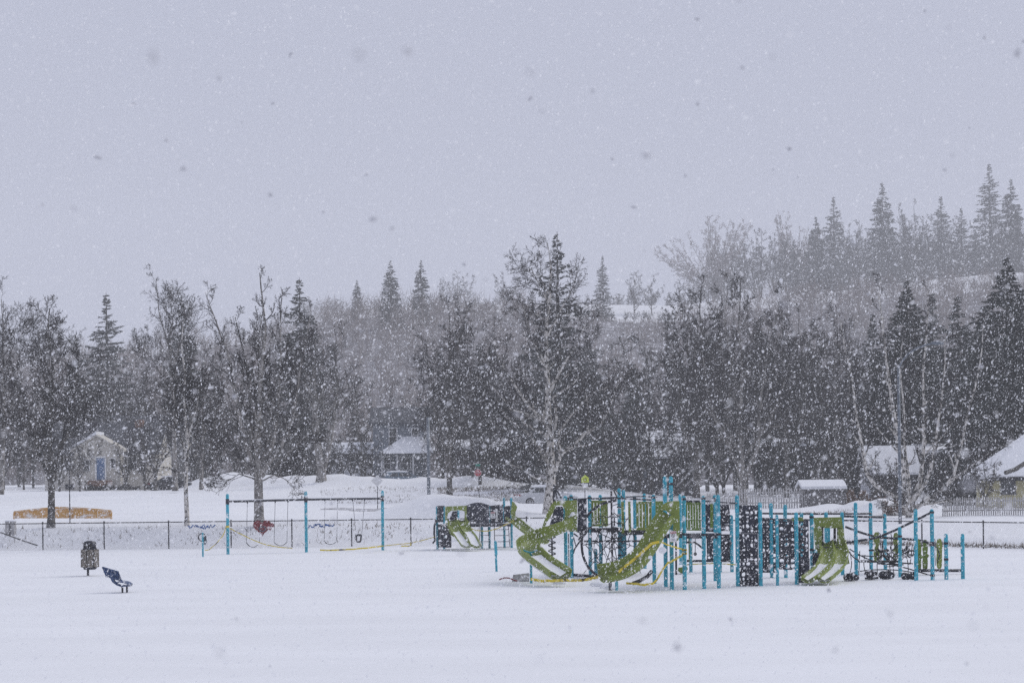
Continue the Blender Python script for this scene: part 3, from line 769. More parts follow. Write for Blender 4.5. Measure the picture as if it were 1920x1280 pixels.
# scrub that nobody could count on the bluff: one object
def thicket():
    r_ = np.random.default_rng(90)
    VV, TT, n0 = [], [], 0
    N = 1900
    px = r_.uniform(-150, 2080, N); d = r_.uniform(298, 638, N)
    u = (px - 960) / F * d
    z = TZ(u, d)
    hh = r_.uniform(3.6, 7.6, N) * np.where(d > 605, .55, 1.3) * np.where((px > 1060) & (px < 1275) & (d > 545), .22, 1)
    base = np.stack([u, d, z], 1)
    for m, (ang0, ang1) in enumerate([(0, 25), (10, 40), (25, 65)]):
        per = [3, 10, 46][m]
        az = r_.uniform(0, 2 * PI, (N, per)); al = np.radians(r_.uniform(ang0, ang1, (N, per)))
        dr = np.stack([np.cos(az) * np.sin(al), np.sin(az) * np.sin(al), np.cos(al)], -1)
        s0 = [0, .1, .25][m]
        st = base[:, None] + np.stack([r_.normal(size=(N, per)) * .8 * m, r_.normal(size=(N, per)) * .8 * m, hh[:, None] * r_.uniform(s0 * .5, .75 if m else .05, (N, per))], -1)
        ln = hh[:, None] * [r_.uniform(.8, 1, (N, per)), r_.uniform(.3, .6, (N, per)), r_.uniform(.14, .36, (N, per))][m]
        v, t = cones(st.reshape(-1, 3), (st + dr * ln[..., None]).reshape(-1, 3), np.full(N * per, [.10, .066, .054][m]))
        VV.append(v); TT.append(t + n0); n0 += len(v)
    o = mesh_obj('brushwood', raw_mesh('brushwood', np.concatenate(VV), None, np.concatenate(TT)), M_BRUSH, kind='stuff')
    o['label'] = 'grey leafless brushwood covering the bluff behind the belt of trees'
thicket()

# dead grass pushing through the snow banks
def grass():
    r_ = np.random.default_rng(91)
    P = []
    def patch(px0, px1, d0, d1, n):
        px = r_.uniform(px0, px1, n); d = r_.uniform(d0, d1, n); x = (px - 960) / F * d
        k = vnoise(x, d, .9, 8) > -.15
        P.append(np.stack([x[k], d[k], TZ(x[k], d[k]) - .03], 1))
    patch(820, 1010, 158, 171, 3600); patch(600, 820, 155, 172, 700)
    patch(0, 1010, 105.2, 109, 620); patch(560, 760, 106, 109, 90)
    x = r_.uniform(16, 26, 1200); y = bank_line(x) + r_.uniform(.6, 1.6, 1200); P.append(np.stack([x, y, TZ(x, y) - .02], 1))
    patch(1490, 1720, 133, 136, 500)
    p = np.concatenate(P); n = len(p)
    az = r_.uniform(0, 2 * PI, n); al = np.radians(r_.uniform(5, 65, n)); ln = r_.uniform(.10, .34, n)
    tip = p + np.stack([np.cos(az) * np.sin(al), np.sin(az) * np.sin(al), np.cos(al)], 1) * ln[:, None]
    v, t = cones(p, tip, r_.uniform(.012, .03, n))
    o = mesh_obj('dead_grass', raw_mesh('dead_grass', v, None, t), M_GRASS, kind='stuff')
    o['label'] = 'dead grass poking through the snow on the banks'
grass()
def slush():
    # churned wet strip where the ploughed road dips in front of the bank
    r_ = np.random.default_rng(4); vs = []; fs = []; n = 36; m = 6
    for i in range(n + 1):
        t = i / n; px = 600 + 158 * t
        half = 3.4 * math.sin(PI * min(1, t * 1.02)) ** .7 + r_.uniform(-.35, .35)
        mid = 141 - 3.0 * t + 1.5 * math.sin(t * 9)
        for j in range(m + 1):
            y = mid + max(.1, half) * (j / m - .5) * 2; x = (px - 960) / F * y
            vs.append((x, y, TZ1(x, y) + .02))
    for i in range(n):
        for j in range(m):
            q = i * (m + 1) + j; fs.append((q, q + m + 1, q + m + 2, q + 1))
    B().add(vs, fs).build('slushy_road', M_SLUSH, smooth=True, kind='structure')
slush()

# ------------------------------------------------------------------ buildings
def gable_house(name, label, d, px0, px1, py_eave, py_base, deep, ridge_h, wall, roof, axis='x', over=.45, group=None, snow=True, cat='house', ridge_px=None, wall_name='wall'):
    """front wall at depth d between picture columns; roof ridge along x or along y"""
    a = Q(px0, py_base, d); b = Q(px1, py_base, d); x0, x1 = a[0], b[0]
    z1 = Q((px0 + px1) / 2, py_eave, d)[2]; z0 = min(TZ1(x0, d), TZ1(x1, d), Q((px0 + px1) / 2, py_base, d)[2]) - .5
    o = thing(name, label, cat, ((x0 + x1) / 2, d + deep / 2, z0 + .5), group)
    y0, y1 = d, d + deep
    w = B()
    if axis == 'x':
        ym = (y0 + y1) / 2
        w.prism([(x0, y0, z0), (x0, y1, z0), (x0, y1, z1), (x0, ym, z1 + ridge_h - .05), (x0, y0, z1)], (x1 - x0, 0, 0))
    else:
        xm = (x0 + x1) / 2
        w.prism([(x0, y0, z0), (x1, y0, z0), (x1, y0, z1), (xm, y0, z1 + ridge_h - .05), (x0, y0, z1)], (0, deep, 0))
    w.build(wall_name, wall, o)
    r = B(); sn = B(); tk = .16
    if axis == 'x':
        hw = deep / 2; sl = ridge_h / hw
        for s in (-1, 1):
            ym = (y0 + y1) / 2; ye = ym + s * (hw + over); ze = z1 - over * sl
            A, C = (x0 - over, ye, ze), (x0 - over, ym, z1 + ridge_h)
            r.prism([A, C, (C[0], C[1], C[2] + tk), (A[0], A[1], A[2] + tk)], (x1 - x0 + 2 * over, 0, 0))
            if snow:
                A2 = (x0 - over - .05, ye + s * .06, ze + tk + .004); C2 = (x0 - over - .05, ym, z1 + ridge_h + tk + .004)
                sn.prism([A2, C2, (C2[0], C2[1], C2[2] + .3), (A2[0], A2[1], A2[2] + .22)], (x1 - x0 + 2 * over + .1, 0, 0))
    else:
        hw = (x1 - x0) / 2; sl = ridge_h / hw
        for s in (-1, 1):
            xm = (x0 + x1) / 2; xe = xm + s * (hw + over); ze = z1 - over * sl
            A, C = (xe, y0 - over, ze), (xm, y0 - over, z1 + ridge_h)
            r.prism([A, C, (C[0], C[1], C[2] + tk), (A[0], A[1], A[2] + tk)], (0, deep + 2 * over, 0))
            if snow:
                A2 = (xe + s * .06, y0 - over - .05, ze + tk + .004); C2 = (xm, y0 - over - .05, z1 + ridge_h + tk + .004)
                sn.prism([A2, C2, (C2[0], C2[1], C2[2] + .3), (A2[0], A2[1], A2[2] + .22)], (0, deep + 2 * over + .1, 0))
    ro = r.build('roof', roof, o)
    if snow: sn.build('snow', M_SNOWP, ro)
    return o
def window(o, d, px, py, w, h, frame=None, bars=(0, 1), name='window'):
    """w,h in picture pixels; frame with sash bars standing proud of the wall at depth d"""
    c = Q(px, py, d); W, Hh = U(w, d), U(h, d); t = .09; y = d - .03
    f = B()
    f.box((c[0], y, c[2] + Hh / 2), (W + t, .10, t)); f.box((c[0], y - .015, c[2] - Hh / 2), (W + t + .1, .14, t))
    for s in (-1, 1): f.box((c[0] + s * W / 2, y, c[2]), (t, .10, Hh - t))
    for k in range(bars[0]): f.box((c[0] - W / 2 + W * (k + 1) / (bars[0] + 1), y, c[2]), (.05, .07, Hh - t))
    for k in range(bars[1]): f.box((c[0], y, c[2] - Hh / 2 + Hh * (k + 1) / (bars[1] + 1)), (W - t, .06, .06))
    fo = f.build(name, frame or M_WHITE, o)
    B().box((c[0], d - .012, c[2]), (W - t * .5, .02, Hh - t * .5)).build('pane', M_GLASS, fo)
    return fo

# cream house with the blue door
h = gable_house('cream_house', 'low cream house with a bright blue front door and dark shingled roof', 190, 84, 292, 848, 914, 9, 2.9, M_CREAM, M_SHING, 'x', snow=False)
g = B()
dd = 187.6
x0, x1 = Q(140, 900, dd)[0], Q(226, 900, dd)[0]; ze = Q(183, 842, dd)[2]; zp = Q(183, 818, dd)[2]; zb = Q(183, 914, dd)[2] - .6; xm = (x0 + x1) / 2
g.prism([(x0, dd, zb), (x1, dd, zb), (x1, dd, ze), (xm, dd, zp), (x0, dd, ze)], (0, 2.39, 0)).build('porch_gable', M_CREAM, h)
r = B(); s_ = B()
for s in (-1, 1):
    xe = xm + s * (x1 - x0 + .8) / 2; zz = ze - .25
    r.prism([(xe, dd - .4, zz), (xm, dd - .4, zp + .04), (xm, dd - .4, zp + .18), (xe, dd - .4, zz + .14)], (0, 3.6, 0))
s_.prism([(xm - (x1 - x0 + .9) / 2, dd - .42, ze - .09), (xm, dd - .42, zp + .20), (xm, dd - .42, zp + .48), (xm - (x1 - x0 + .9) / 2, dd - .42, ze + .15)], (0, 3.6, 0))
ro = r.build('porch_roof', M_CREAM, h); s_.build('snow', M_SNOWP, ro)
c = Q(189, 879, dd)
do = B().box((c[0], dd - .03, c[2]), (U(15, dd), .08, U(41, dd))).build('door', M_BDOOR, h, label='bright blue front door')
B().ball((c[0] + .28, dd - .1, c[2] - .05), .05, 6, 4).build('handle', M_STEEL, do)
f = B()
for s in (-1, 1): f.box((c[0] + s * U(9, dd), dd - .04, c[2]), (.14, .12, U(43, dd)))
f.box((c[0], dd - .04, c[2] + U(22.5, dd)), (U(20, dd), .12, .16)); f.build('door_frame', M_WHITE, h)
for k in range(3):
    B().box((c[0], dd - .35 - .32 * k, c[2] - U(21, dd) - .1 - .19 * k), (2.3, .33, .18)).build('step', M_BRICK, h)
for px, w in ((232, 7), (248, 17), (268, 12)): window(h, 190, px, 868, w, 24, bars=(0 if w < 10 else 1, 1))
for px in (110, 128): window(h, 190, px, 872, 13, 20)
window(h, dd, 163, 872, 10, 20); window(h, dd, 212, 868, 8, 18)
B().box(Q(262, 807, 194) + np.array([0, 0, .2]), (.8, .8, 1.7)).build('chimney', M_BRICK, h)
hb = gable_house('dark_house', 'big dark house with a wide dark roof behind the cream house', 214, 168, 330, 832, 905, 10, 3.1, M_DARKH, M_SHING, 'x', snow=False)
for px in (200, 240, 285, 310): window(hb, 214, px, 850, 9, 16, M_WOODP)
# hazy pale house
hp = gable_house('pale_house', 'hazy pale house with a snowy roof beside the stout forked trunk', 205, 598, 690, 852, 900, 8, .9, M_PALEH, M_SHING, 'x')
for px in (620, 640, 662, 680): window(hp, 205, px, 866, 10, 20)
# grey two-storey house with porch
hg = gable_house('grey_house', 'grey two-storey house with a white sash window above its snowy porch roof', 204, 700, 800, 792, 900, 9, 1.6, M_GREYH, M_SHING, 'x', snow=False)
window(hg, 204, 737, 818, 15, 33, bars=(0, 1)); window(hg, 204, 778, 815, 12, 26, bars=(0, 1))
b = B(); s2 = B()
pa, pb = Q(710, 849, 201.5), Q(812, 846, 201.5); pt = Q(772, 820, 203.9)
zt = pt[2] - .25
b.add([(pa[0], 201.2, pa[2] - .1), (pb[0], 201.2, pa[2] - .1), (pb[0], 203.95, pa[2] - .1), (pa[0], 203.95, pa[2] - .1), (pa[0] + 2.4, 203.95, zt), (pb[0] - .5, 203.95, zt)],
      [(0, 3, 2, 1), (0, 1, 5, 4), (1, 2, 5), (2, 3, 4, 5), (3, 0, 4)])
s2.add([(pa[0] - .06, 201.1, pa[2] - .06), (pb[0] + .06, 201.1, pa[2] - .06), (pb[0] + .06, 203.97, pa[2] - .06), (pa[0] - .06, 203.97, pa[2] - .06), (pa[0] + 2.4, 203.97, zt + .38), (pb[0] - .5, 203.97, zt + .38),
        ], [(0, 3, 2, 1), (0, 1, 5, 4), (1, 2, 5), (2, 3, 4, 5), (3, 0, 4)])
pr = b.build('porch_roof', M_SHING, hg); s2.build('snow', M_SNOWP, pr)
for px in (716, 745, 775, 806):
    q = Q(px, 880, 201.6); B().box((q[0], 201.6, (pa[2] + TZ1(q[0], 201.6)) / 2 - .2), (.16, .16, pa[2] - TZ1(q[0], 201.6) + .3)).build('porch_post', M_WHITE, hg)
for px, w in ((726, 12), (760, 20)): window(hg, 204, px, 868, w, 24)
# long brown house
hn = gable_house('brown_house', 'long low brown house with a thin snowy roof edge behind the stop sign', 192, 842, 1012, 843, 905, 9, .7, M_BROWNH, M_SHING, 'x', over=.6)
for px, w in ((862, 14), (890, 20), (922, 16), (955, 22), (985, 12)): window(hn, 192, px, 866, w, 22, M_WOODP, bars=(1, 0))
rl = B()
for k in range(15):
    q = Q(940 + k * 5, 893, 190.4); rl.box((q[0], 190.4, q[2]), (.05, .05, .9))
a, c = Q(938, 884, 190.4), Q(1012, 884, 190.4); rl.bar(a, c, .09, .07); rl.build('railing', M_WOODP, hn)
B().box(Q(995, 872, 191.7), (U(20, 192), .3, U(44, 192))).build('entry_wall', M_PALEH, hn)
# dark houses behind the playground
h5 = gable_house('dark_house', 'dark house with a snowy roof behind the two tallest playground posts', 186, 1206, 1300, 858, 935, 9, 2.2, M_DARKH, M_SHING, 'x')
for px in (1225, 1250, 1278): window(h5, 186, px, 880, 12, 18, M_WOODP)
B().box(Q(1215, 878, 185.6), (.75, .5, 1.9)).build('chimney', M_STEEL, h5)
h9 = gable_house('dark_house', 'dark house with one strip of snowy roof above the shed', 196, 1432, 1522, 838, 935, 8, .55, M_DARKH, M_SHING, 'x')
for px in (1445, 1475, 1505): window(h9, 196, px, 864, 14, 18, M_WOODP)
lean = B()
for k in range(4):
    a = Q(1268 + k * 15, 912, 172); c = Q(1304 + k * 14, 874 + 5 * (k % 2), 172)
    lean.tube([a, c], .07, 5)
o = lean.build('leaning_poles', M_WOODP, None, org=tuple(Q(1300, 912, 172))); tag(o, 'pale slanting poles of a frame in front of the dark house', 'frame')
# shed
sh = gable_house('garden_shed', 'small dark shed with a clean white sloping roof behind the double slide', 150, 1510, 1580, 919, 958, 3.0, .36, M_WOOD, M_WOOD, 'x', over=.25, cat='shed')
for k in range(9):
    q0, q1 = Q(1513 + k * 8, 920, 149.97), Q(1513 + k * 8, 958, 149.97)
    B().bar(q0, q1, .24, .03).build('plank', M_WOOD, sh)
# house behind the many-stemmed birch
h7 = gable_house('grey_house', 'grey house with patches of roof snow behind the many-stemmed birch', 168, 1634, 1716, 886, 952, 5, 1.9, M_DARKH, M_SHING, 'x')
B().box(Q(1628, 912, 167.8), (U(28, 168), .3, U(70, 168))).build('end_wall', M_PALEH, h7)
for px in (1665, 1700): window(h7, 168, px, 912, 16, 22, M_WOODP)
# yellow house
hz = gable_house('dark_garage', 'low dark garage with a thin snowy roof edge right of the street lamp', 172, 1738, 1806, 850, 950, 7, .5, M_DARKH, M_SHING, 'x')
a_, c_ = Q(1862, 960, 142), Q(2010, 960, 142); z1 = Q(1870, 898, 142)[2]; z0 = TZ1(a_[0], 142) - .6
h8 = thing('yellow_house', 'pale yellow house with a steep snowy hipped roof at the right edge', 'house', ((a_[0] + c_[0]) / 2, 144.5, z0 + .6))
B().box(((a_[0] + c_[0]) / 2, 144.5, (z0 + z1) / 2), (c_[0] - a_[0], 5, z1 - z0)).build('wall', M_YELH, h8)
def hip(e0, e1, zz, rz, up):
    xl, xr = a_[0] - e0, c_[0] + e0; yf, yb_ = 142 - e0, 147 + e0; rx = Q(1945, 812, 144.5)[0]
    v = [(xl, yf, zz), (xr, yf, zz), (xr, yb_, zz), (xl, yb_, zz), (rx, 144.5, rz), (xr - 1.5, 144.5, rz)]
    v += [(p[0], p[1], p[2] + (up if k < 4 else up * 1.3)) for k, p in enumerate(v)]
    return v, [(3, 2, 1, 0), (6, 7, 11, 10), (7, 8, 11), (8, 9, 10, 11), (9, 6, 10), (0, 1, 7, 6), (1, 2, 8, 7), (2, 3, 9, 8), (3, 0, 6, 9)]
zr = Q(1945, 800, 144.5)[2]
ro = B().add(*hip(.7, 0, z1 - .12, zr - .35, .14)).build('roof', M_SHING, h8)
B().add(*hip(.78, 0, z1 + .03, zr - .18, .24)).build('snow', M_SNOWP, ro)
window(h8, 142, 1890, 914, 26, 24, M_WOOD, bars=(1, 0)); window(h8, 142, 1950, 914, 24, 24, M_WOOD)
tr = B(); tr.bar(Q(1852, 897, 141.2), Q(2030, 893, 141.2), .06, .18); tr.build('gutter', M_DARKM, h8)
a, c = Q(1885, 886, 139.5), Q(1922, 868, 140.6)
B().tube([a, (a + c) / 2 + np.array([0, 0, -.1]), c], .16, 6).build('roof_edge_branch', M_BARKD, h8)

# ------------------------------------------------------------------ fences
def picket(name, label, px0, px1, d0, d1, n, hgt, m, py_top=None, gap=.6):
    a0 = onT(px0, d0); a1 = onT(px1, d1)
    o = thing(name, label, 'fence', a0)
    L = np.linalg.norm((a1 - a0)[:2]); u = (a1 - a0) / L; nn = np.array([-u[1], u[0], 0])
    me = None
    for k in range(n):
        t = (k + .5) / n; p = a0 + (a1 - a0) * t; p[2] = TZ1(p[0], p[1])
        w = L / n * gap
        if me is None:
            q = B(); q.prism([(-w / 2, -.012, -.2), (w / 2, -.012, -.2), (w / 2, -.012, hgt - .07), (0, -.012, hgt), (-w / 2, -.012, hgt - .07)], (0, .024, 0))
            ob = q.build('picket', m, None, org=(0, 0, 0)); me = ob.data; ob.parent = o
        else:
            ob = bpy.data.objects.new('picket', me); COL.objects.link(ob); ob.parent = o
        ob.location = tuple(p - a0 + np.array([0, 0, random.uniform(-.03, .03)])); ob.rotation_euler = (random.uniform(-.02, .02), random.uniform(-.03, .03), math.atan2(u[1], u[0]))
    for zz in (.28, .78):
        b = B(); P = [a0 + (a1 - a0) * t for t in np.linspace(0, 1, 9)]
        P = [np.array([p[0], p[1], TZ1(p[0], p[1]) + zz * hgt]) + nn * .04 for p in P]
        for k in range(8): b.bar(P[k], P[k + 1], .04, .09)
        b.build('rail', m, o)
    return o
picket('picket_fence', 'weathered white picket fence in front of the yellow house', 1766, 2010, 124, 120, 58, 1.15, M_WOODP)
picket('board_fence', 'tall grey slatted fence beside the dark shed', 1385, 1512, 151, 150, 26, 1.55, M_WOODP, gap=.55)
picket('board_fence', 'low grey picket fence seen between the posts of the playground wall', 1325, 1380, 152, 151, 14, 1.3, M_WOODP, gap=.55)
picket('board_fence', 'dark grey board fence in front of the shed wall', 1514, 1592, 148, 148, 18, 1.15, M_WOOD, gap=.8)

def chain_fence(name, label, pts, hgt, posts, brace=None):
    base = [np.array([p[0], p[1], TZ1(p[0], p[1])]) for p in pts]
    o = thing(name, label, 'fence', base[0])
    def at(t):
        s = t * (len(base) - 1); i = min(int(s), len(base) - 2); return base[i] + (base[i + 1] - base[i]) * (s - i)
    b = B().tube([p + np.array([0, 0, hgt]) for p in base], .03, 6); b.build('top_rail', M_GALV, o)
    for p in posts:
        q = np.array([p[0], p[1], TZ1(p[0], p[1])])
        b = B().tube([q - np.array([0, 0, .3]), q + np.array([0, 0, hgt + .02])], .035, 7); b.ball(q + np.array([0, 0, hgt + .05]), .05, 6, 4); b.build('post', M_GALV, o)
    # woven wire, both diagonals
    v0, v1 = [], []
    for i in range(len(base) - 1):
        L = np.linalg.norm(base[i + 1] - base[i]); n = int(L / .085); dirx = (base[i + 1] - base[i]) / L
        for k in range(n):
            a = base[i] + dirx * (k * .085)
            for s in (1, -1):
                lo = a.copy(); hi = a + dirx * (s * hgt * .8)
                v0.append(lo - np.array([0, 0, .05])); v1.append(hi + np.array([0, 0, hgt]))
    v0 = np.array(v0) - base[0]; v1 = np.array(v1) - base[0]; r = np.full(len(v0), .0022)
    V, Qd = tubes(v0, v1, r, r, 3)
    mesh_obj('wire_mesh', raw_mesh('wire_mesh', V, Qd), M_WIRE, o, kind='stuff')
    return o
FX = np.linspace((-150 - 960) / F * 104.5, 5.6, 40)
px_posts = [-40, 78, 193, 314, 431, 545, 657, 768, 880, 985, 1090, 1150]
chain_fence('chain_link_fence', 'long chain link fence behind the swings and the small play set',
            [(x, 104.3) for x in FX], 1.40, [((p - 960 + 1.2) / F * 104.3, 104.3) for p in px_posts])
rx = np.linspace(9, 27, 22)
chain_fence('chain_link_fence', 'chain link fence bending closer along the road at the right', [(x, float(bank_line(x)) - .2) for x in rx], 1.22,
            [(x, float(bank_line(x)) - .2) for x in (9.0, 11.8, 14.6, 17.4, 19.4, 21.6, 23.3, 25.2)])
# the rail sloping down at the far left
o = B().tube([Q(-20, 990, 99), Q(2, 998, 99.5), Q(40, 1012, 100.5), Q(70, 1022, 101.5)], .035, 6).build('handrail', M_GALV, None, org=tuple(Q(70, 1022, 101.5)))
tag(o, 'dark rail sloping down into the snow at the left edge', 'rail')

# ------------------------------------------------------------------ street things
def pole_thing(name, label, cat, px, py_base, py_top, d, r, m, part='pole'):
    p = Q(px, py_base, d); z = TZ1(p[0], p[1]); z1 = Q(px, py_top, d)[2]
    o = thing(name, label, cat, (p[0], p[1], z))
    B().tube([(p[0], d, z - .3), (p[0], d, z1)], [r, r * .8], 8).build(part, m, o, smooth=True)
    return o, np.array([p[0], d, z1])
# street lamp with a curved arm
o, top = pole_thing('street_lamp', 'tall blue-grey street lamp with an arm curving to the right', 'lamp', 1688, 988, 690, 112, .10, M_STEEL)
arm = [Q(1688, 690, 112), Q(1692, 676, 112), Q(1702, 664, 112), Q(1718, 653, 112), Q(1738, 646, 112), Q(1748, 644, 112)]
B().tube([top - np.array([0, 0, .03])] + arm[1:], .055, 7).build('arm', M_STEEL, o, smooth=True)
hd = Q(1757, 643, 112); B().ball(hd, .32, 8, 5, (1.3, .5, .35)).build('lamp_head', M_STEEL, o, smooth=True)
# timber pole
o, top = pole_thing('utility_pole', 'grey timber utility pole left of the dark straight tree', 'pole', 804, 926, 782, 150, .14, M_STEEL)
o, top = pole_thing('sign_post', 'thin dark post behind the yellow boards with a small dark plate', 'sign', 131, 966, 850, 117, .035, M_GALV)
B().box(Q(131, 912, 117) + np.array([0, -.05, 0]), (.52, .03, .3)).build('plate', M_GALV, o)
# diamond sign seen from behind
o, top = pole_thing('diamond_sign', 'grey back of a diamond road sign above the right swings', 'sign', 708, 946, 884, 140, .03, M_GALV)
c = Q(707, 901, 140); s = U(11, 140)
B().prism([c + np.array([-s, -.05, 0]), c + np.array([0, -.05, -s]), c + np.array([s, -.05, 0]), c + np.array([0, -.05, s])], (0, .012, 0)).build('sign_panel', M_WHITE, o)
# stop sign
def text_obj(txt, size, loc, m, parent, extr=.004):
    cu = bpy.data.curves.new('lettering', 'FONT'); cu.body = txt; cu.size = size; cu.align_x = 'CENTER'; cu.align_y = 'CENTER'; cu.extrude = extr
    cu.materials.append(m)
    ob = bpy.data.objects.new('lettering', cu); COL.objects.link(ob); ob.parent = parent
    ob.location = tuple(np.asarray(loc) - np.array(parent.location if parent.parent is None else parent.parent.location)); ob.rotation_euler = (PI / 2, 0, 0)
    ob.data.resolution_u = 3
    bpy.context.view_layer.update()
    me = bpy.data.meshes.new_from_object(ob); me.name = 'lettering'
    o2 = bpy.data.objects.new('lettering', me); COL.objects.link(o2); o2.parent = parent; o2.location = ob.location; o2.rotation_euler = ob.rotation_euler
    bpy.data.objects.remove(ob); o2.name = 'lettering'
    return o2
o, top = pole_thing('stop_sign', 'red stop sign with a small green street plate on a thin post', 'sign', 898, 932, 872, 158, .03, M_GALV)
c = Q(896, 886, 158); R_ = U(7.2, 158)
pl = B().prism([c + np.array([R_ * math.cos(PI / 8 + k * PI / 4), -.06, R_ * math.sin(PI / 8 + k * PI / 4)]) for k in range(8)], (0, .012, 0)).build('sign_panel', M_WHITE, o)
B().prism([c + np.array([R_ * .93 * math.cos(PI / 8 + k * PI / 4), -.066, R_ * .93 * math.sin(PI / 8 + k * PI / 4)]) for k in range(8)], (0, .005, 0)).build('red_face', M_RED, pl)
text_obj('STOP', R_ * .62, c + np.array([0, -.075, 0]), M_WHITE, o)
B().box(Q(896, 871.5, 158) + np.array([0, -.05, 0]), (U(9, 158), .02, U(4, 158))).build('street_plate', M_GREENS, o)
# school crossing sign
o, top = pole_thing('school_crossing_sign', 'yellow-green school crossing sign with two walking figures', 'sign', 1097, 948, 892, 150, .03, M_GALV)
c = Q(1097, 898, 150); s = U(7.0, 150); y = -.05
B().prism([c + np.array([-s, y, -s * .85]), c + np.array([s, y, -s * .85]), c + np.array([s, y, s * .35]), c + np.array([0, y, s * 1.2]), c + np.array([-s, y, s * .35])], (0, .012, 0)).build('sign_panel', M_YSIGN, o)
for kx, sc in ((-.30, .82), (.22, 1.0)):
    fg = B(); q = c + np.array([kx * s, y - .008, -s * .15]); k = s * .5 * sc
    fg.ball(q + np.array([0, 0, k * 1.05]), k * .22, 6, 4, (1, .2, 1))
    fg.prism([q + np.array([-.2 * k, 0, .8 * k]), q + np.array([-.2 * k, 0, -.05 * k]), q + np.array([.2 * k, 0, -.05 * k]), q + np.array([.2 * k, 0, .8 * k])], (0, .006, 0))
    fg.prism([q + np.array([-.02 * k, 0, 0]), q + np.array([-.5 * k, 0, -1.0 * k]), q + np.array([-.3 * k, 0, -1.05 * k]), q + np.array([.14 * k, 0, -.06 * k])], (0, .005, 0))
    fg.prism([q + np.array([.0 * k, .001, 0]), q + np.array([.35 * k, .001, -1.05 * k]), q + np.array([.55 * k, .001, -1.0 * k]), q + np.array([.2 * k, .001, 0])], (0, .004, 0))
    fg.prism([q + np.array([.1 * k, 0, .7 * k]), q + np.array([.6 * k, 0, .25 * k]), q + np.array([.6 * k, 0, .1 * k]), q + np.array([.1 * k, 0, .45 * k])], (0, .005, 0))
    fg.build('walking_figure', M_DARKM, o)
B().box(Q(1097, 908.5, 150) + np.array([0, -.05, 0]), (U(11, 150), .012, U(5.5, 150))).build('lower_plate', M_WHITE, o)

